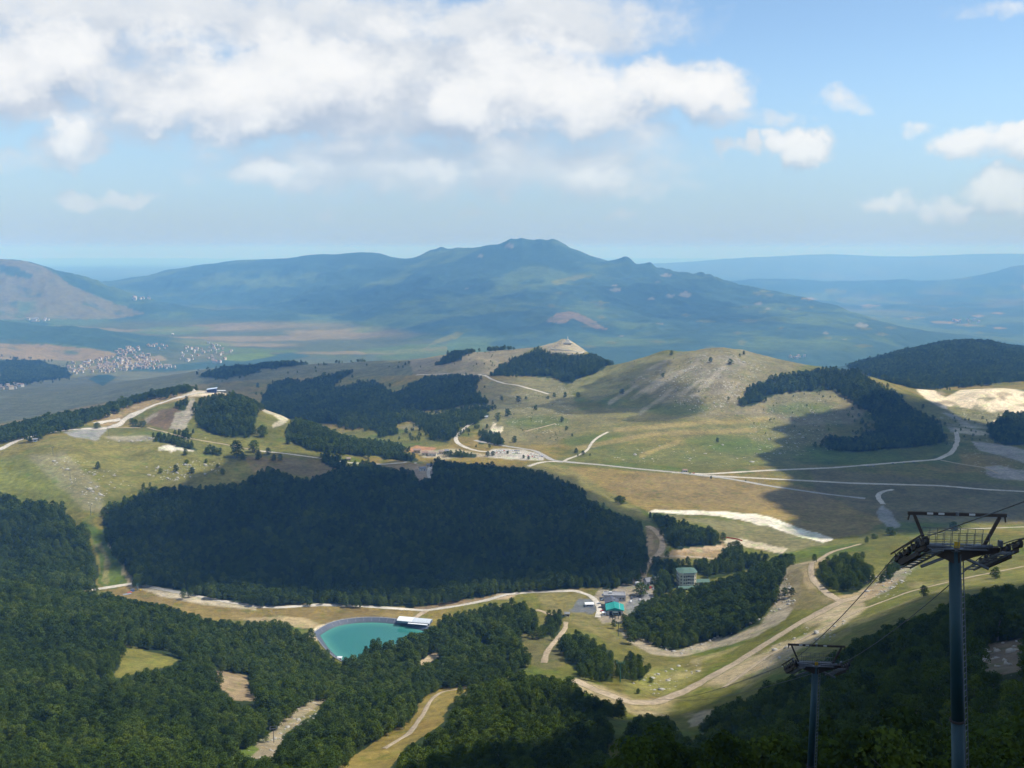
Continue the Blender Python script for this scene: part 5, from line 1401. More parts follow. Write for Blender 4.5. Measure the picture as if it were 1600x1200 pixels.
def gable_house(name, px, py, y0, y1, L, Wd, hw, hr, wallc, roofc, label, cat='house', rz=0.0, along='x', win=2, dy=0.0, group=None):
    g = ray_ground(px, py, y0, y1)
    if g is None: return None
    t = empty(name, (g[0], g[1] + dy, g[2] - 0.4), rz); tag(t, label, cat, group)
    w = MB().box((0, 0, hw / 2), (L, Wd, hw))
    if along == 'x': w.add([(-L/2, -Wd/2, hw), (-L/2, Wd/2, hw), (-L/2, 0, hw + hr), (L/2, -Wd/2, hw), (L/2, Wd/2, hw), (L/2, 0, hw + hr)], [(0, 2, 1), (3, 4, 5)])
    else: w.add([(-L/2, -Wd/2, hw), (L/2, -Wd/2, hw), (0, -Wd/2, hw + hr), (-L/2, Wd/2, hw), (L/2, Wd/2, hw), (0, Wd/2, hw + hr)], [(0, 1, 2), (4, 3, 5)])
    w.build('wall', wallc, t)
    MB().gable(0, 0, L, Wd, hw, hr, along, 0.5).build('roof', roofc, t)
    if win: wall_windows(t, L * .9, hw * .5, 1, win, 1.2, 1.3, ((0, -Wd / 2, 0), (1, 0, 0), (0, -1, 0)), 0.02, 3, glass())
    MB().box((L * .3, -Wd / 2 - 0.05, 1.0), (1.0, 0.12, 2.0)).build('door', simple('door_brown', (0.10, 0.06, 0.035)), t)
    return t
C_WH, C_CR, C_ST, C_BE = simple('house_white', (0.60, 0.585, 0.54), .9), simple('house_cream', (0.58, 0.50, 0.38), .9), simple('house_stone', (0.42, 0.37, 0.31), .95), simple('house_beige', (0.52, 0.42, 0.30), .9)
R_RED, R_BR, R_GR, R_WH = simple('roof_red_tile', (0.27, 0.185, 0.145), .9), simple('roof_brown_tile', (0.28, 0.225, 0.18), .9), simple('roof_grey', (0.20, 0.205, 0.22), .8), simple('roof_white_metal', (0.66, 0.68, 0.70), .45)
gable_house('lodge', 1018, 912, 900, 1080, 15, 9, 4.2, 3.2, C_WH, R_GR, 'white walled lodge with dark roof at the forest edge left of the hotel', rz=.3)
gable_house('hut', 1070, 737, 1300, 1600, 7, 5, 3, 1.6, C_WH, R_RED, 'small white hut with red roof beside the straight valley road', 'hut')
gable_house('cottage', 545, 719, 1350, 1500, 6, 5, 3.2, 1.6, C_BE, R_BR, 'small yellow cottage by the track below the shoulder wood', rz=.2)
gable_house('ridge_hut', 163, 642, 1450, 1760, 11, 6, 4, 0.9, C_BE, simple('roof_sand', (0.50, 0.42, 0.32)), 'sandy flat hut on the crest left of the dirt road', 'hut', rz=-.15)
gable_house('crest_cabin', 45, 677, 1300, 1600, 3.2, 3, 3.6, .9, C_WH, R_WH, 'tiny white cabin at the wood edge on the far left crest', 'cabin', win=1)
for (px, py, L, c, r, lab) in ((664, 711, 11, C_CR, R_RED, 'cream house with red roof at the left end of the valley hamlet'), (676, 712, 13, C_WH, R_BR, 'long white house in the middle of the valley hamlet'), (690, 709, 9, C_CR, R_BR, 'small cream house right of the long white house'), (698, 708, 8, C_WH, R_GR, 'white house with grey roof beside the hamlet trees'), (652, 707, 12, C_BE, R_RED, 'tan house in front of the orange earth terrace')):
    gable_house('hamlet_house', px, py, 1500, 1760, L, 8, 5, 2.2, c, r, lab, rz=random.uniform(-.2, .2), group='houses of the valley hamlet')
gable_house('yard_house', 660, 735, 1300, 1480, 9, 7, 4, 1.8, C_WH, R_GR, 'white house in the yard at the top edge of the central forest', rz=.4)
gable_house('yard_house', 671, 729, 1300, 1520, 8, 6, 3.5, 1.6, C_CR, R_GR, 'low cream shed right of the white house by the forest yard', 'shed', rz=-.2)
gable_house('barn', 760, 653, 1700, 2100, 7, 6, 3.5, 1.5, C_WH, R_WH, 'tiny white barn in the trees above the sandy yard', 'barn', win=0)
gable_house('plain_house', 270, 523, 6000, 8200, 14, 12, 8, 3, C_WH, R_WH, 'lone white house at the end of a pale track on the far plain', win=2)
gable_house('piste_hut', 886, 962, 820, 960, 4.5, 4, 2.8, 1.2, C_WH, R_GR, 'small white hut at the tip of the clump by the side track', 'hut', win=1)
gable_house('glade_hut', 531, 1031, 760, 820, 3, 3, 2.6, .8, C_WH, R_WH, 'tiny white hut on the near shore of the reservoir', 'hut', win=0)

def kiosk():
    g = ray_ground(921, 947, 850, 980)
    t = empty('terrace_bar', (g[0], g[1], g[2] - .2), .05); tag(t, 'white framed bar on the grey terrace left of the teal station', 'bar')
    mw = simple('white_panel', (0.72, 0.73, 0.74), 0.7)
    MB().box((0, 0, 1.3), (6.5, 4, 2.6)).build('wall', mw, t); MB().box((0, 0, 2.85), (9, 6, 0.4)).build('roof', mw, t)
    for i in range(4): MB().box((-2.4 + i * 1.6, -2.05, 1.6), (1.2, 0.12, 1.3)).build('window', glass(), t)
    for sx in (-4.2, 4.2):
        for sy in (-2.7, 2.7): MB().tube((sx, sy, 0), (sx, sy, 2.7), 0.12, n=6).build('post', mw, t)
    g = ray_ground(996, 914, 900, 1040)
    u = empty('white_tent', (g[0], g[1], g[2]), 0); tag(u, 'white domed tent beside the big round tree', 'tent')
    me = bpy.data.meshes.new('canopy'); bm = bmesh.new(); bmesh.ops.create_uvsphere(bm, u_segments=16, v_segments=8, radius=3.0)
    bmesh.ops.delete(bm, geom=[v for v in bm.verts if v.co.z < -0.05], context='VERTS')
    for v in bm.verts: v.co.z = v.co.z * 0.75 + 1.6
    bm.to_mesh(me); bm.free(); link('canopy', me, simple('tent_white', (0.78, 0.78, 0.76), .8), u)
    for i in range(6): MB().tube((2.9 * math.cos(i * 1.047), 2.9 * math.sin(i * 1.047), 0), (2.9 * math.cos(i * 1.047), 2.9 * math.sin(i * 1.047), 1.7), .06, n=6).build('post', mw, u)
kiosk()

def shed():
    g = ray_ground(645, 981, 830, 900)
    t = empty('pump_shed', (g[0] + 1.5, g[1] + 5.5, WATER_Z + 3.3), -0.22); tag(t, 'long shed with white curved metal roof on the reservoir bank', 'shed')
    mw = simple('shed_wall', (0.23, 0.27, 0.34), 0.8); mr = R_WH
    L, Wd = 31, 10
    MB().box((0, 0, 1.15), (L, Wd, 2.3)).build('wall', mw, t)
    n = 10
    for k, (x0, x1, hz) in enumerate(((-L / 2 - .4, -1.0, 0.0), (-0.85, L / 2 + .4, -0.25))):
        prof = [(-Wd / 2 - .5 + (Wd + 1) * i / n, 2.3 + hz + 1.9 * math.sin(math.pi * (0.08 + 0.84 * i / n)) - .5) for i in range(n + 1)]
        vs = [(x, yy, zz) for x in (x0, x1) for yy, zz in prof] + [(x, yy, zz - .22) for x in (x0, x1) for yy, zz in prof]
        m = n + 1; fs = []
        for i in range(n):
            fs += [(i, m + i, m + i + 1, i + 1), (2 * m + i, 2 * m + i + 1, 3 * m + i + 1, 3 * m + i), (i, i + 1, 2 * m + i + 1, 2 * m + i), (m + i, 3 * m + i, 3 * m + i + 1, m + i + 1)]
        fs += [(0, 2 * m, 3 * m, m), (n, m + n, 3 * m + n, 2 * m + n)]
        MB().add(vs, fs).build('roof', mr if k == 0 else simple('roof_dull_metal', (0.48, 0.52, 0.56), .5), t)
    MB().box((5, -Wd / 2 - 1.6, 1.2), (19, 2.6, 0.25)).build('canopy', R_WH, t)
    for i in range(4): MB().box((-10 + i * 6.2, -Wd / 2 - .04, 1.1), (2.6, 0.1, 1.9)).build('shutter', simple('shutter_grey', (0.32, 0.35, 0.40)), t)
    MB().box((L / 2 + .04, 0, 1.2), (0.1, 3.4, 2.2)).build('door', simple('door_blue', (0.06, 0.10, 0.20)), t)
shed()

def top_station():
    g = ray_ground(332, 611, 1600, 1850)
    t = empty('ridge_station', (g[0], g[1] - 2, g[2] - .3), 0.12); tag(t, 'upper lift station with blue white slanted roof on the left ridge', 'station building')
    mw, mb = simple('blue_wall', (0.05, 0.09, 0.22), .7), simple('roof_pale_blue', (0.50, 0.60, 0.74), .4)
    MB().box((0, 0, 3.2), (15, 8, 6.4)).build('wall', mw, t)
    r = MB().add([(-9, -5.5, 6.0), (9, -5.5, 8.2), (9, 5.5, 8.6), (-9, 5.5, 6.4), (-9, -5.5, 6.5), (9, -5.5, 8.8), (9, 5.5, 9.2), (-9, 5.5, 7.0)], [(3, 2, 1, 0), (4, 5, 6, 7), (0, 1, 5, 4), (1, 2, 6, 5), (2, 3, 7, 6), (3, 0, 4, 7)])
    r.build('roof', mb, t)
    for sx in (-7.5, -2.5, 2.5, 7.5): MB().box((sx, -4.1, 3.2), (1.6, .2, 3)).build('window', glass(), t)
    MB().box((17, -3, 4.1), (15, 6, 0.4)).build('canopy', simple('canopy_white', (0.72, 0.73, 0.74)), t)
    for sx in (11, 17, 23):
        MB().tube((sx, -3, -3), (sx, -3, 4.0), .25, n=8).build('canopy_post', mw, t)
    c = MB(); c.add([(-3.5, -2, 0), (3.5, -2, 0), (3.5, 2, 0), (-3.5, 2, 0), (0, 0, 5)], [(3, 2, 1, 0), (0, 1, 4), (1, 2, 4), (2, 3, 4), (3, 0, 4)])
    g2 = ray_ground(303, 611, 1550, 1850)
    o = c.build('white_cairn', simple('cairn_white', (0.66, 0.63, 0.57), .95)); o.location = (g2[0], g2[1], g2[2] - .3); tag(o, 'pointed pale heap of stone at the left end of the ridge yard', 'cairn')
top_station()

def monument():
    g = ray_ground(887, 536, 2500, 2950)
    t = empty('hilltop_monument', (g[0], g[1], g[2] - 1), 0); tag(t, 'white stepped monument with statue on the wooded conical hill', 'monument')
    m = simple('monument_stone', (0.62, 0.59, 0.52), .9)
    for i, (w, h) in enumerate(((22, 3), (15, 3), (9, 4))): MB().box((0, 0, (1.5, 4.5, 8.0)[i]), (w, w, h)).build('terrace_step', m, t)
    MB().tube((0, 0, 10), (0, 0, 16), 1.6, 1.1, n=10).build('pedestal', m, t)
    MB().tube((0, 0, 16), (0, 0, 20), .9, .35, n=8).box((0, 0, 19), (3.2, .5, .5)).build('statue', m, t)
    for dz, r, lab in ((-6, 40, 'upper pale retaining wall ringing the conical hilltop'), (-14, 58, 'lower pale retaining wall ringing the conical hilltop')):
        w = MB(); n = 26; pts = []
        for i in range(n + 1):
            a = math.pi * (1.02 + 0.96 * i / n)
            X, Yv = g[0] + r * math.cos(a) * 1.15, g[1] + r * math.sin(a)
            pts.append((X - g[0], Yv - g[1], H1(X, Yv) - g[2]))
        for a, b in zip(pts[:-1], pts[1:]): w.bar((a[0], a[1], a[2] + .8), (b[0], b[1], b[2] + .8), 1.2, 2.6)
        o = w.build('retaining_wall', m); o.location = g; tag(o, lab, 'wall')
monument()

# ------------------------------------------------------------------ the village and far farms
def village():
    walls, roofs = [], []
    for i, (L, Wd, hw, hr) in enumerate(((11, 9, 8, 2.6), (15, 10, 9, 2.8), (9, 8, 7, 2.2), (20, 11, 10, 3.0))):
        w = MB().box((0, 0, hw / 2 - 1), (L, Wd, hw + 2))
        w.add([(-L/2, -Wd/2, hw), (-L/2, Wd/2, hw), (-L/2, 0, hw + hr), (L/2, -Wd/2, hw), (L/2, Wd/2, hw), (L/2, 0, hw + hr)], [(0, 2, 1), (3, 4, 5)])
        r = MB().gable(0, 0, L, Wd, hw, hr, 'x', .7)
        row_w, row_r = [], []
        for c in (C_WH, C_CR, C_ST, C_BE):
            me = bpy.data.meshes.new('wall'); me.from_pydata(w.v, [], w.f); me.materials.append(c); row_w.append(me)
        for c in (R_RED, R_BR, R_BR, R_GR):
            me = bpy.data.meshes.new('roof'); me.from_pydata(r.v, [], r.f); me.materials.append(c); row_r.append(me)
        walls.append(row_w); roofs.append(row_r)
    def cluster(poly, n, label, group, wp=(.3, .35, .2, .15), rp=(.3, .4, .2, .1), y0=4200, y1=7000, big=1.0):
        P = np.array(poly); c = 0; got = []; tries = 0
        while c < n and tries < 6000:
            tries += 1
            x, y = rng.uniform(P[:, 0].min(), P[:, 0].max()), rng.uniform(P[:, 1].min(), P[:, 1].max())
            if not poly_in(np.array([x]), np.array([y]), poly)[0]: continue
            g = ray_ground(x, y, y0, y1)
            if g is None or any(abs(g[0] - q[0]) < 10.5 and abs(g[1] - q[1]) < 13 for q in got): continue
            got.append(g); c += 1
            k = int(rng.choice(4, p=(.4, .25, .25, .1))); a = int(rng.choice(4, p=wp)); b = int(rng.choice(4, p=rp))
            t = empty('village_house', g, rng.choice([0, 1.57]) + rng.uniform(-.35, .35)); s = rng.uniform(.85, 1.2) * big; t.scale = (s, s, s)
            tag(t, label, 'house', group); link('wall', walls[k][a], None, t); link('roof', roofs[k][b], None, t)
    cluster([(150,575),(180,560),(205,553),(235,556),(254,570),(250,577),(205,578),(160,585)], 115, 'pale stone house packed in the core of the hillside village', 'houses in the village core')
    cluster([(95,575),(115,566),(150,562),(180,548),(185,556),(150,580),(125,588)], 42, 'pale house on the thin left edge of the village', 'houses on the left edge of the village')
    cluster([(180,548),(200,543),(222,544),(230,553),(205,556),(186,556)], 26, 'tile roofed house in the upper part of the village', 'houses in the upper village', (.3, .4, .2, .1), (.6, .3, .05, .05))
    cluster([(225,536),(262,540),(266,546),(250,547),(230,541)], 13, 'house with red tiled roof in the row above the village core', 'red roofed row above the village', (.5, .3, .1, .1), (.9, .1, 0, 0))
    cluster([(275,560),(282,545),(300,538),(340,536),(348,545),(372,550),(368,556),(340,556),(320,566),(290,566)], 48, 'white house among trees in the right hand quarter of the village', 'houses of the right village quarter', (.7, .2, .05, .05))
    cluster([(326,562),(356,562),(354,568),(326,567)], 6, 'large building with red roof at the lower right end of the village', 'large red roofed buildings below the village', (.6, .4, 0, 0), (.9, .1, 0, 0), big=1.4)
    cluster([(255,573),(278,571),(277,576),(256,577)], 8, 'white house strung along the road below the village', 'houses along the road below the village', (.8, .2, 0, 0))
    cluster([(0,604),(40,599),(44,603),(10,611),(0,611)], 14, 'house in the small hamlet at the far left edge', 'houses of the far left hamlet', y0=3000, y1=5000)
    cluster([(38,499),(78,498),(78,502),(38,503)], 8, 'long white farm shed below the far left mountain', 'farm sheds below the left mountain', (.9, .1, 0, 0), (.1, .1, .1, .7), y0=6000, y1=9000, big=1.5)
    cluster([(205,465),(235,465),(235,469),(205,469)], 7, 'white farm on the far plain under the great mountain', 'farms on the far plain', (.9, .1, 0, 0), (.2, .2, .2, .4), y0=7000, y1=13000, big=1.8)
    cluster([(1490,500),(1530,500),(1530,505),(1490,505)], 10, 'pale house of the distant village in the hazy right valley', 'houses in the hazy right valley', (.8, .2, 0, 0), y0=7000, y1=13000, big=2.0)
    cluster([(1232,556),(1262,557),(1262,560),(1232,561)], 6, 'white farm building behind the bare hill on the right', 'farms behind the bare hill', (.9, .1, 0, 0), y0=3500, y1=7000, big=1.2)
village()

# ------------------------------------------------------------------ cars
def car_mesh(col):
    key = 'car_' + str(col)
    b = MB()
    prof = [(-2.1, .35), (-2.1, .85), (-1.9, .95), (-1.3, 1.0), (-.75, 1.45), (.75, 1.48), (1.45, 1.02), (2.05, .92), (2.1, .35)]
    n = len(prof)
    vs = [(y, -.85, z) for y, z in prof] + [(y, .85, z) for y, z in prof]
    b.add(vs, [tuple(range(n)), tuple(range(2 * n - 1, n - 1, -1))] + [(i, n + i, n + (i + 1) % n, (i + 1) % n) for i in range(n)])
    me = bpy.data.meshes.new('body'); me.from_pydata(b.v, [], b.f); me.update(); me.materials.append(simple(key, col, .3, var=.03, spec=.5)); return me
def cars():
    cols = [(.75, .75, .75), (.55, .56, .58), (.30, .31, .33), (.08, .09, .11), (.45, .04, .035), (.05, .10, .28), (.70, .68, .62)]
    ms = [car_mesh(c) for c in cols]
    wb = MB()
    for sx in (-1.3, 1.3):
        for sy in (-.86, .86): wb.tube((sx, sy - .1, .34), (sx, sy + .1, .34), .34, n=12)
    wm = bpy.data.meshes.new('wheels'); wm.from_pydata(wb.v, [], wb.f); wm.materials.append(simple('tyre', (.02, .02, .02)))
    gb = MB().box((-1.05, 0, 1.2), (.05, 1.4, .38), M=Matrix.Rotation(-.6, 3, 'Y')).box((1.12, 0, 1.22), (.05, 1.4, .40), M=Matrix.Rotation(.75, 3, 'Y')).box((0, -.86, 1.2), (1.5, .03, .34)).box((0, .86, 1.2), (1.5, .03, .34))
    gm = bpy.data.meshes.new('glazing'); gm.from_pydata(gb.v, [], gb.f); gm.materials.append(glass())
    def put(px, py, y0, y1, rz, c, label, group):
        g = ray_ground(px, py, y0, y1)
        if g is None: return
        t = empty('parked_car', (g[0], g[1], g[2] + .12), rz); tag(t, label, 'car', group)
        link('body', ms[c], None, t); link('wheels', wm, None, t); link('glazing', gm, None, t)
    for (x0, y0, x1, y1, n) in ((770, 705, 812, 704.5, 15), (772, 708, 790, 708, 6), (800, 708, 814, 708.5, 6), (828, 709.5, 848, 714, 7), (824, 712, 842, 716.5, 6)):
        for i in range(n):
            k = (i + .5) / n
            put(x0 + (x1 - x0) * k + rng.uniform(-.5, .5), y0 + (y1 - y0) * k, 1450, 1780, 1.57 + rng.uniform(-.1, .1), int(rng.choice(7, p=(.4, .2, .12, .1, .08, .05, .05))), 'car parked in the long valley car park beside the road', 'cars in the valley car park')
    for (x, y, rz, c, lab) in ((942, 938, .3, 0, 'white car left of the flat roofed lodge'), (936, 944, .2, 2, 'dark grey car on the track left of the station'), (938, 950, .1, 3, 'black car left of the dark roofed annex'), (941, 956, 0, 4, 'red car left of the teal station'), (986, 941, 1.4, 0, 'white car on the asphalt right of the annex'), (987, 935, 1.5, 3, 'black car at the top of the asphalt lot'), (1000, 938, 1.5, 1, 'silver car under the forest edge on the asphalt lot'), (1012, 917, .8, 0, 'white van like car near the forest lodge'), (1016, 919, .9, 4, 'red car parked by the forest lodge'), (1008, 921, .2, 1, 'silver car right of the big round tree'), (950, 926, .6, 6, 'cream car behind the flat roofed lodge'), (944, 930, .2, 5, 'blue car behind the station on the track'), (1021, 921, 1.2, 2, 'grey car at the grass edge by the lodge')):
        put(x, y, 840, 1060, rz, c, lab, 'cars around the base station')
    for (x, y, lab) in ((1356, 729, 'first dark car on the straight plain road'), (1365, 729, 'second dark car on the straight plain road'), (1395, 725, 'third dark car on the plain road'), (1412, 724, 'fourth dark car on the plain road'), (1428, 723, 'fifth dark car on the plain road near the wood')):
        put(x, y, 1400, 1700, .1, 3, lab, 'cars on the plain road')
    for (x, y, c, lab) in ((1065, 739, 0, 'white car left of the small roadside hut'), (1078, 740, 3, 'black car right of the small roadside hut'), (1084, 740, 4, 'red car by the roadside hut')):
        put(x, y, 1350, 1620, .1, c, lab, 'cars at the roadside hut')
cars()

# orange safety netting along the gravel yard
def net_fence():
    pts = [ray_ground(x, y, 1000, 1250) for x, y in ((1128, 842), (1136, 841), (1144, 842), (1152, 843.5), (1160, 846))]
    pts = [p for p in pts if p]
    t = empty('safety_fence', pts[0]); tag(t, 'orange red safety netting along the pale gravel yard', 'fence')
    m = simple('orange_net', (0.50, 0.075, 0.03), .8); o0 = Vector(pts[0])
    for p in pts: MB().tube(Vector(p) - o0, Vector(p) - o0 + Vector((0, 0, 1.8)), .08, n=6).build('post', m, t)
    for a, b in zip(pts[:-1], pts[1:]): MB().bar(Vector(a) - o0 + Vector((0, 0, .9)), Vector(b) - o0 + Vector((0, 0, .9)), .06, 1.4).build('net_panel', m, t)
net_fence()

# ------------------------------------------------------------------ chairlift
M_TEAL = simple('tower_teal_paint', (0.022, 0.060, 0.075), 0.55, var=0.22, scale=0.5, spec=0.4)
M_STEEL = simple('galvanised_steel', (0.125, 0.135, 0.15), 0.5, 0.4, var=0.3, scale=2.0)
M_RUST = simple('rusty_steel', (0.050, 0.040, 0.036), 0.85, var=0.45, scale=3.0)
M_RUB = simple('rubber_black', (0.02, 0.02, 0.022), 0.8)
M_YEL = simple('yellow_plate', (0.60, 0.36, 0.03), 0.6)
GAUGE = 2.75
LINE_A = math.atan2(0.10, 1.0)
def pix_point(px, py, Y):
    x, z = unproject(px, py, Y); return Vector((x, Y, z))
def lift_tower(px, py_top, Y, slope_in, slope_out, label, tilt=0.0):
    p = pix_point(px, py_top, Y)
    gz = H1(p.x, p.y) - 0.8
    Ht = p.z - gz
    t = empty('lift_tower', (p.x, p.y, gz), -LINE_A); tag(t, label, 'lift tower', 'chairlift towers in the right foreground')
    LEAN = Matrix.Translation((0, 0, Ht)) @ Matrix.Rotation(-tilt, 4, 'Y') @ Matrix.Translation((0, 0, -Ht))    # the mast leans, its head is level
    Zt = Ht
    r = lambda z: 0.34 + (Zt - z) * 0.006
    # pole in two bolted lengths
    zj = Zt - 11.3
    pole = MB().tube((0, 0, 0), (0, 0, zj), r(0), r(zj), 28).tube((0, 0, zj), (0, 0, Zt + .35), r(zj), .34, 28).build('pole', M_TEAL, t, True)
    MB().tube((0, 0, zj - .06), (0, 0, zj + .06), r(zj) + .10, n=28).build('flange', M_RUST, pole)
    MB().tube((0, 0, Zt + .35), (0, 0, Zt + .42), .42, n=24).build('cap', M_STEEL, pole)
    pole.matrix_local = LEAN
    # ladder on the side facing uphill, right
    a = math.radians(-42)
    lad = empty('ladder', (0, 0, 0)); lad.parent = t; lad.matrix_local = LEAN
    ux, uy = math.cos(a), math.sin(a); tx, ty = -uy, ux
    def lp(s, z): 
        k = r(z) + .14
        return Vector((ux * k + tx * s, uy * k + ty * s, z))
    for s in (-.20, .20): MB().bar(lp(s, 2.5), lp(s, Zt + .2), .055, .055).build('stile', M_STEEL, lad)
    zz = 2.8; rung = None
    while zz < Zt:
        A, B = lp(-.20, zz), lp(.20, zz)
        if rung is None:
            rung = MB().tube((-.20, 0, 0), (.20, 0, 0), .022, n=6).build('rung', M_STEEL, lad); o = rung
        else:
            o = rung.copy(); COL.objects.link(o); o.parent = lad
        o.location = (A + B) / 2; o.rotation_euler = (0, 0, math.atan2(ty, tx)); zz += .40
    # cross arm: a welded gull-wing box with arched haunches
    g = GAUGE
    top, n = [], 14
    arm = MB()
    for sx in (-1, 1):
        sec = []
        for i in range(n + 1):
            k = i / n; x = sx * (0.1 + k * (g - .15))
            zt = Zt + .55 + .10 * k; zb = Zt - .55 * (1 - k) ** 2.2 + .22 * k + .10
            w = .32 - .10 * k
            sec.append([(x, -w, zt), (x, w, zt), (x, w, zb), (x, -w, zb)])
        for s0, s1 in zip(sec[:-1], sec[1:]):
            arm.add(s0 + s1, [(0, 4, 5, 1), (1, 5, 6, 2), (2, 6, 7, 3), (3, 7, 4, 0)])
        arm.add(sec[-1], [(0, 1, 2, 3)])
    arm.build('cross_arm', M_RUST, t)
    tubes = MB()
    for sx in (-1, 1):
        tubes.tube((sx * .45, -.30, Zt + .62), (sx * 2.2, -.30, Zt + .80), .11).tube((sx * .7, -.1, Zt - .15), (sx * 2.1, -.2, Zt - .75), .10)
    tubes.build('arm_brace', M_STEEL, t)
    # maintenance frame above: an inverted trapezium
    fr = MB(); zf = Zt + 2.75
    fr.bar((-3.05, 0, zf), (3.05, 0, zf), .16, .20)
    for sx in (-1, 1):
        fr.bar((sx * 2.65, 0, zf - .1), (sx * 1.75, 0, Zt + .6), .16, .18)
        fr.bar((sx * 2.95, 0, zf - .1), (sx * 3.02, 0, zf - .45), .08, .08)
    fr.build('lifting_frame', M_RUST, t)
    for x in (-1.7, -1.0, .9): MB().box((x, -.11, zf + .03), (.36, .04, .12)).build('frame_plate', simple('pale_plate', (.55, .55, .53)), t)
    MB().tube((0, 0, zf - .1), (0, 0, zf + .16), .13).build('hoist_block', M_STEEL, t)
    # number plate
    MB().box((0, -.36, Zt + .75), (.34, .05, .52)).build('number_plate', M_YEL, t)
    # catwalk rails over the arm
    rail = MB()
    for yy in (-.55, .55):
        for zr in (.75, 1.2, 1.65): rail.tube((-1.9, yy, Zt + zr), (1.9, yy, Zt + zr), .02, n=5)
        for i in range(9): rail.tube((-1.9 + i * .475, yy, Zt + .55), (-1.9 + i * .475, yy, Zt + 1.65), .018, n=5)
    rail.build('handrail', M_STEEL, t)
    MB().box((0, -.5, Zt + .60), (3.6, .35, .05)).box((0, .5, Zt + .60), (3.6, .35, .05)).build('catwalk', M_STEEL, t)
    # sheave trains, each following the bend of the rope
    ang_i, ang_o = math.atan(slope_in), math.atan(slope_out)
    for sx in (-1, 1):
        tr = empty('sheave_train', (sx * g, 0, Zt + .62)); tr.parent = t
        L = 3.3
        P = []
        for i in range(25):
            y = -L + 2 * L * i / 24
            k = (y + L) / (2 * L)
            sl = slope_in * (1 - k) + slope_out * k
            z = -(slope_in * y + (slope_out - slope_in) * (y + L) ** 2 / (4 * L) - (slope_out - slope_in) * L / 4)
            P.append(Vector((0, y, z)))
        def at(y):
            i = min(23, max(0, int((y + L) / (2 * L) * 24))); k = (y - P[i].y) / (P[i + 1].y - P[i].y)
            return P[i].lerp(P[i + 1], k), (P[i + 1] - P[i]).normalized()
        wheel = None
        for i in range(8):
            y = -L + .42 + i * (2 * L - .84) / 7
            q, d = at(y); up = Vector((0, -d.z, d.y))
            c = q - up * .26
            if wheel is None:
                wheel = MB().tube((-.07, 0, 0), (.07, 0, 0), .25, n=18).build('wheel', M_RUB, tr)
                o = wheel
            else:
                o = wheel.copy(); COL.objects.link(o); o.parent = tr
            o.location = c
            MB().tube((-.14, 0, 0), (.14, 0, 0), .10, n=10).build('hub', M_STEEL, tr).location = c
        bm_ = MB()
        for k in (0, 2, 4, 6):
            y0 = -L + .42 + k * (2 * L - .84) / 7; y1 = -L + .42 + (k + 1) * (2 * L - .84) / 7
            for o2 in (-.12, .12):
                A, dA = at(y0); B, dB = at(y1); u1 = Vector((0, -dA.z, dA.y))
                bm_.bar(A - u1 * .34 + Vector((o2, 0, 0)), B - u1 * .34 + Vector((o2, 0, 0)), .04, .24)
        for k in (0, 4):
            y0 = -L + .42 + (k + .5) * (2 * L - .84) / 7; y1 = -L + .42 + (k + 2.5) * (2 * L - .84) / 7
            A, dA = at(y0); B, dB = at(y1); u1 = Vector((0, -dA.z, dA.y))
            bm_.bar(A - u1 * .60, B - u1 * .60, .14, .26)
        A, dA = at(-1.7); B, dB = at(1.7)
        bm_.bar(A - Vector((0, 0, .86)), B - Vector((0, 0, .86)), .20, .30)
        bm_.build('rocker_beam', M_RUST, tr)
        # work platform beside the train with rungs
        pf = MB(); si = -sx
        for i in range(9):
            y = -L + .5 + i * (2 * L - 1.0) / 8; q, d = at(y)
            pf.bar(q + Vector((si * .35, 0, -.85)), q + Vector((si * 1.0, 0, -.85)), .10, .07)
        for o2 in (.35, 1.0):
            A, _ = at(-L + .3); B, _ = at(L - .3)
            pf.bar(A + Vector((si * o2, 0, -.85)), B + Vector((si * o2, 0, -.85)), .06, .12)
        pf.build('platform', M_STEEL, tr)
        gd = MB()
        A, _ = at(-L + .2); B, _ = at(L - .2)
        gd.bar(A + Vector((sx * .30, 0, .12)), B + Vector((sx * .30, 0, .12)), .05, .10)
        for y in (-2.4, -.8, .8, 2.4):
            q, _ = at(y); gd.bar(q + Vector((sx * .30, 0, .12)), q + Vector((0, 0, -.5)), .05, .05)
        gd.build('rope_guard', M_RUST, tr)
        MB().box((-sx * .2, -.6, .45), (.22, .3, .4)).build('switch_box', M_STEEL, tr)
    return t, p

T1, P1 = lift_tower(1491, 868, 60, .456, .60, 'nearer teal chairlift tower with ladder and rusty crossarm at right', math.radians(4.6))
T2, P2 = lift_tower(1274, 1046, 100, .60, .56, 'farther teal chairlift tower half hidden by the dark slope')
dirv = Vector((math.sin(LINE_A), math.cos(LINE_A), 0)); lat = Vector((math.cos(LINE_A), -math.sin(LINE_A), 0))

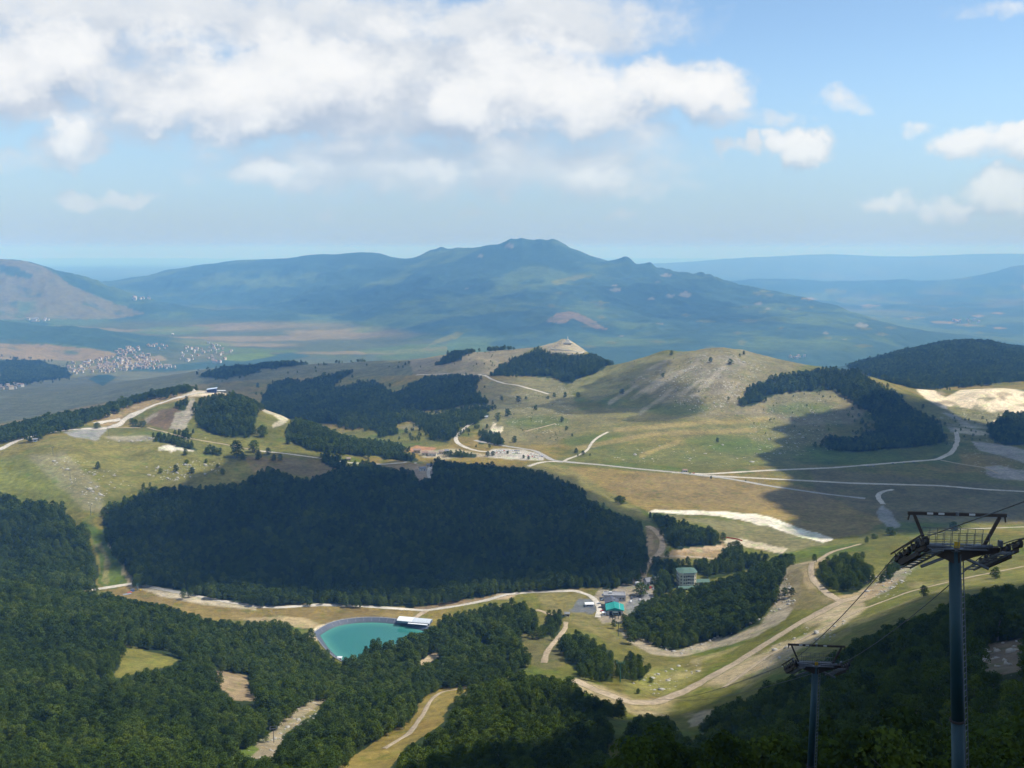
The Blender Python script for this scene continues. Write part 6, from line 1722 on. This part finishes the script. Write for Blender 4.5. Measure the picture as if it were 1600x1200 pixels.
def small_tower(px, py, hpx, label, y0=380, y1=1900, rz=0.0, arm=2.4, r=.3, mat=None, name='small_lift_tower', group=None, kind='T'):
    g = ray_ground(px, py, y0, y1)
    if g is None: return None
    mat = mat or M_STEEL
    h = hpx * g[1] / FPX
    t = empty(name, (g[0], g[1], g[2] - .3), rz); tag(t, label, 'lift tower' if kind == 'T' else 'pole', group)
    MB().tube((0, 0, 0), (0, 0, h), r, r * .7, 10).build('pole', mat, t)
    if kind == 'T':
        MB().bar((-arm, 0, h), (arm, 0, h), .35, .35).build('cross_arm', mat, t)
        for sx in (-1, 1):
            s = MB().box((sx * arm, 0, h + .1), (.3, 2.6, .4))
            for i in range(4): s.tube((sx * arm - .1, -1.0 + i * .66, h + .35), (sx * arm + .1, -1.0 + i * .66, h + .35), .25, n=10)
            s.build('sheave_train', mat, t)
        f = MB().bar((-arm * 1.05, 0, h + 1.5), (arm * 1.05, 0, h + 1.5), .18, .18)
        for sx in (-1, 1): f.bar((sx * arm * .9, 0, h + 1.5), (sx * arm * .6, 0, h), .18, .18)
        f.build('lifting_frame', mat, t)
    else:
        MB().box((0, 0, h), (.9, .3, .4)).build('lamp_head', mat, t)
    return Vector((g[0], g[1], g[2] - .3 + h))
M_DKS = simple('dark_steel', (0.09, 0.10, 0.105), .6)
q3 = small_tower(969, 1066, 34, 'green lift tower among the bushes below the station', 560, 800, -LINE_A, GAUGE, .42, simple('tower_green', (0.05, 0.16, 0.12), .6))
q4 = small_tower(966, 994, 22, 'dark lift tower on the grass just below the teal station', 760, 900, -LINE_A, GAUGE, .35, M_DKS)
small_tower(961, 972, 10, 'short dark post at the loading side of the station', 820, 920, 0, 1.0, .25, M_DKS, 'loading_post', None, 'P')
small_tower(428, 1160, 25, 'grey lift tower on the stony clearing at lower left', 380, 700, .3, 1.9, .22)
small_tower(686, 1026, 13, 'grey lift tower at the end of the little bare strip right of the reservoir', 600, 800, .3, 1.9, .22, M_DKS)
small_tower(675, 1082, 19, 'thin grey pole above the sunlit piste in the wood', 500, 760, 0, 1, .10, None, 'thin_pole', None, 'P')
small_tower(522, 1197, 22, 'thin grey pole at the bottom edge beside the piste', 380, 600, 0, 1, .10, None, 'thin_pole', None, 'P')
small_tower(831, 988, 18, 'grey tower in the gap right of the bottom left wood', 700, 900, .2, 1.8, .2, M_DKS)
small_tower(83, 712, 14, 'upper one of three dark lift towers on the left meadow', 1150, 1500, .6, 1.8, .28, M_DKS)
small_tower(110, 750, 16, 'middle one of three dark lift towers on the left meadow', 1100, 1450, .6, 1.8, .28, M_DKS)
small_tower(142, 806, 18, 'lowest one of three dark lift towers on the left meadow', 1050, 1350, .6, 1.8, .28, M_DKS)
small_tower(170, 681, 12, 'dark lift tower beside the crest track bend', 1250, 1600, .6, 1.6, .25, M_DKS)
small_tower(8, 690, 9, 'short dark lift post at the far left end of the crest track', 1250, 1600, .6, 1.2, .25, M_DKS, 'lift_post')

def valley_machine():
    g = ray_ground(207, 924, 900, 1020)
    t = empty('lift_return_station', (g[0], g[1], g[2] - .2), .6); tag(t, 'small lift return station with coloured gear on the valley meadow', 'lift station')
    MB().box((0, 0, 1.2), (3.5, 2.5, 2.4)).build('cabin', simple('cabin_blue', (0.10, 0.16, 0.30), .7), t); MB().gable(0, 0, 3.5, 2.5, 2.4, .6, 'x', .3).build('roof', M_STEEL, t)
    MB().tube((5, 0, 0), (5, 0, 7), .3, n=8).bar((3.5, 0, 7), (6.5, 0, 7), .3, .3).build('mast', simple('mast_teal', (.05, .17, .18), .6), t)
    MB().tube((5, 0, 3.6), (5, 0, 3.85), 1.7, n=20).build('bull_wheel', M_DKS, t)
    MB().box((-3.4, -2.5, .5), (4.5, 3, .9)).build('platform', simple('platform_red', (.36, .10, .06), .8), t)
    MB().box((8, -1.6, .7), (2.2, 1.4, 1.3)).build('engine_box', simple('box_yellow', (.55, .40, .06), .7), t)
    MB().box((-6.5, -5.5, .25), (8, 4, .5)).build('mat', simple('mat_grey', (.22, .24, .28), .9), t)
valley_machine()
g_ = ray_ground(55, 690, 1250, 1500)
t_ = empty('crest_lift_house', (g_[0], g_[1], g_[2] - .3), .4); tag(t_, 'grey lift house and mast below the left end of the crest track', 'lift station')
MB().box((0, 0, 2), (6, 4.5, 4)).build('wall', simple('house_grey', (.33, .36, .40)), t_); MB().gable(0, 0, 6, 4.5, 4, 1.2, 'x').build('roof', R_GR, t_)
MB().tube((5, -1, 0), (5, -1, 8), .3, n=8).build('mast', M_DKS, t_); MB().box((0, -2.3, 2.2), (2, .1, 1.4)).build('window', glass(), t_)

# ropes: uphill strand and downhill strand over the towers to the station
def rope():
    t = empty('haul_rope', (0, 0, 0)); tag(t, 'dark steel haul rope running down over the lift towers', 'cable')
    zt = .62
    for s in (-1, 1):
        pts = []
        a1 = P1 + lat * s * GAUGE + Vector((0, 0, zt)); a2 = P2 + lat * s * GAUGE + Vector((0, 0, zt))
        up = a1 - dirv * 70 + Vector((0, 0, 70 * .456))
        pts.append((up, a1 - dirv * 3.3 + Vector((0, 0, 3.3 * .456 + .12)), .5))
        e1, s2 = a1 + dirv * 3.3 - Vector((0, 0, 3.3 * .60 - .12)), a2 - dirv * 3.3 + Vector((0, 0, 3.3 * .60 + .12))
        e2 = a2 + dirv * 3.3 - Vector((0, 0, 3.3 * .56 - .12))
        b3 = (q3 + Vector((0, 0, .6)) + lat * s * GAUGE) if q3 else None
        b4 = (q4 + Vector((0, 0, .6)) + lat * s * GAUGE) if q4 else None
        end = Vector((ST_X, ST_Y - 3, ST_Z + 4.9)) + lat * s * 2.7
        spans = [(up, pts[0][1], .4), (pts[0][1], e1, -.25), (e1, s2, .5), (s2, e2, -.1), (e2, b3, 14.0), (b3, b4, 1.0), (b4, end, .2)]
        b = MB(); n = 6
        for (A, B, sag) in spans:
            if A is None or B is None: continue
            m = 28; P = [A.lerp(B, i / m) - Vector((0, 0, 4 * sag * (i / m) * (1 - i / m))) for i in range(m + 1)]
            for u0, u1 in zip(P[:-1], P[1:]): b.tube(u0, u1, .034, n=n, cap=False)
        b.build('strand', M_DKS, t)
rope()

# ------------------------------------------------------------------ clouds overhead that shade parts of the valley
M_CLOUD = bpy.data.materials.new('cloud'); M_CLOUD.use_nodes = True
_nt = M_CLOUD.node_tree; _nt.nodes.clear(); _N = NT(_nt)
_o = _nt.nodes.new('ShaderNodeOutputMaterial'); _d = _nt.nodes.new('ShaderNodeBsdfDiffuse'); _t = _nt.nodes.new('ShaderNodeBsdfTransparent')
_d.inputs['Color'].default_value = (0.9, 0.9, 0.9, 1)
_m = _nt.nodes.new('ShaderNodeMixShader'); _a = _nt.nodes.new('ShaderNodeAttribute'); _a.attribute_name = 'thickness'
_N.lk(_a.outputs['Fac'], _m.inputs[0]); _N.lk(_t.outputs[0], _m.inputs[1]); _N.lk(_d.outputs[0], _m.inputs[2]); _N.lk(_m.outputs[0], _o.inputs[0])
def shade_cloud(shadow_px, alt, label, soft=45.0, y0=100, y1=6000, zg=None, maxk=1.0, ragm=70.0):
    """a cumulus floating where it shades the given ground"""
    P = []
    for q in shadow_px:
        if q[0] == 'w':
            g = (float(q[1]), float(q[2]), float(q[3]))
        elif len(q) == 3:                      # given distance, ground may be hidden
            x = unproject(q[0], q[1], q[2])[0]; g = (x, q[2], H1(x, q[2]))
        else:
            g = ray_ground(q[0], q[1], y0, y1)
        if g is None: continue
        k = (alt - g[2]) / SUN.z
        P.append((g[0] + SUN.x * k, g[1] + SUN.y * k))
    P = np.array(P)
    lo, hi = P.min(0) - soft * 2.5, P.max(0) + soft * 2.5
    n = 110
    gx, gy = np.meshgrid(np.linspace(lo[0], hi[0], n), np.linspace(lo[1], hi[1], n))
    jx = gx + fbm(gx, gy, ragm * 3, 4, 0.6, 201) * ragm; jy = gy + fbm(gx, gy, ragm * 3, 4, 0.6, 203) * ragm
    f = poly_soft(jx, jy, P, soft * 2)
    ins = poly_in(jx, jy, P)
    th = sstep(f + 0.35 * fbm(gx, gy, ragm, 3, 0.6, 205) * (f > 0) * ~ins, 0.15, 0.95) * maxk
    c = P.mean(0)
    hgt = 40 + 130 * np.sqrt(np.clip(th, 0, 1)) * (0.6 + 0.6 * fbm(gx, gy, 160.0, 4, 0.55, 207, True))
    top = np.stack([gx - c[0], gy - c[1], hgt * th], -1).reshape(-1, 3)
    bot = np.stack([gx - c[0], gy - c[1], -18 * th - 4 + 8 * fbm(gx, gy, 60.0, 3, 0.5, 209)], -1).reshape(-1, 3)
    idx = np.arange(n * n).reshape(n, n)
    q = np.stack([idx[:-1, :-1], idx[:-1, 1:], idx[1:, 1:], idx[1:, :-1]], -1).reshape(-1, 4)
    thf = th.ravel(); keep = thf[q].max(1) > 0.004; q = q[keep]
    Q = np.concatenate([q, q[:, ::-1] + n * n])
    used = np.unique(Q); remap = np.full(2 * n * n, -1); remap[used] = np.arange(len(used))
    V = np.concatenate([top, bot])[used]; Q = remap[Q]
    me = mesh_np('cloud', V, Q, True)
    a = me.attributes.new('thickness', 'FLOAT', 'POINT')
    one = 1 - np.sqrt(np.clip(1 - th, 0, 1))          # each of the two skins
    a.data.foreach_set('value', np.concatenate([one.ravel(), one.ravel()])[used].astype(np.float32))
    o = link('cloud', me, M_CLOUD); o.location = (float(c[0]), float(c[1]), alt)
    tag(o, label, 'cloud')
    return o
shade_cloud([(250,825),(275,805),(330,785),(395,762),(430,722),(520,720),(560,738),(660,738),(690,722),(860,745),(1000,815),(1015,850),(1005,880),(960,900),(900,905),(800,908),(640,922),(480,920),(350,912),(270,890),(235,855)], 700, 'cumulus cloud overhead shading the central forest', 22, 800, 1600, ragm=40, maxk=0.94)
shade_cloud([(1290,655),(1480,640),(1600,680),(1700,690),(1700,805),(1600,808),(1440,815),(1372,830),(1290,790),(1255,765),(1310,745),(1270,720),(1285,690)], 900, 'cumulus cloud overhead shading the right hand plain', 32, 1150, 2300)
shade_cloud([(1090,1130),(1160,1085),(1300,1025),(1420,965),(1530,925),(1700,905),(1700,1000,300),('w',230,-60,-20),('w',150,-160,0),('w',-40,-160,0),('w',-15,60,-40),('w',20,180,-110),(1085,1240,350)], 620, 'cumulus cloud overhead shading the slope by the lift towers', 20, 120, 700, ragm=26)
shade_cloud([(985,640),(920,645),(890,632),(960,612),(985,580),(1035,568),(1005,600),(1060,612),(1065,645),(1030,655),(1040,640)], 1000, 'small cumulus shading a stripe of the bare hill', 24, 1600, 2600, maxk=0.8, ragm=35)
shade_cloud([(400,570),(560,562),(700,562),(760,600),(765,635),(700,640),(600,645),(430,642,2000),(380,610,2600),(360,585)], 1150, 'cumulus cloud shading the dark woods beyond the left ridge', 55, 1900, 3600, maxk=0.6)
shade_cloud([(0,600),(150,585),(320,572),(420,575),(330,600,2600),(180,640,2300),(0,655,2400)], 1250, 'ragged cumulus shading the grey slopes above the village', 90, 1900, 4500, maxk=0.45, ragm=160)

shade_cloud([(430,474),(560,462),(700,452),(800,474),(880,505),(740,512),(560,496)], 2600, 'broad cumulus high above the slopes of the great mountain', 260, 5000, 12000, maxk=0.38, ragm=420)
shade_cloud([(960,452),(1060,452),(1160,480),(1180,500),(1080,496),(980,474)], 2600, 'smaller cumulus above the right flank of the great mountain', 200, 5000, 12000, maxk=0.38, ragm=300)

# ------------------------------------------------------------------ haze
def build_haze():
    z0, z1 = float(Zg.min()) - 2.0, max(float(Zg.max()) + 25.0, 60.0)
    b = MB().box((0, 35000, (z0 + z1) / 2), (200000, 75000, z1 - z0))
    m = bpy.data.materials.new('haze'); m.use_nodes = True
    nt = m.node_tree; nt.nodes.clear()
    o = nt.nodes.new('ShaderNodeOutputMaterial'); v = nt.nodes.new('ShaderNodeVolumePrincipled')
    v.inputs['Color'].default_value = (0.17, 0.45, 1.0, 1)
    v.inputs['Absorption Color'].default_value = (0.8, 0.8, 0.8, 1)
    v.inputs['Density'].default_value = 8.5e-5
    v.inputs['Anisotropy'].default_value = 0.0
    nt.links.new(v.outputs[0], o.inputs['Volume'])
    ob = b.build('haze', m); ob['kind'] = 'stuff'
build_haze()
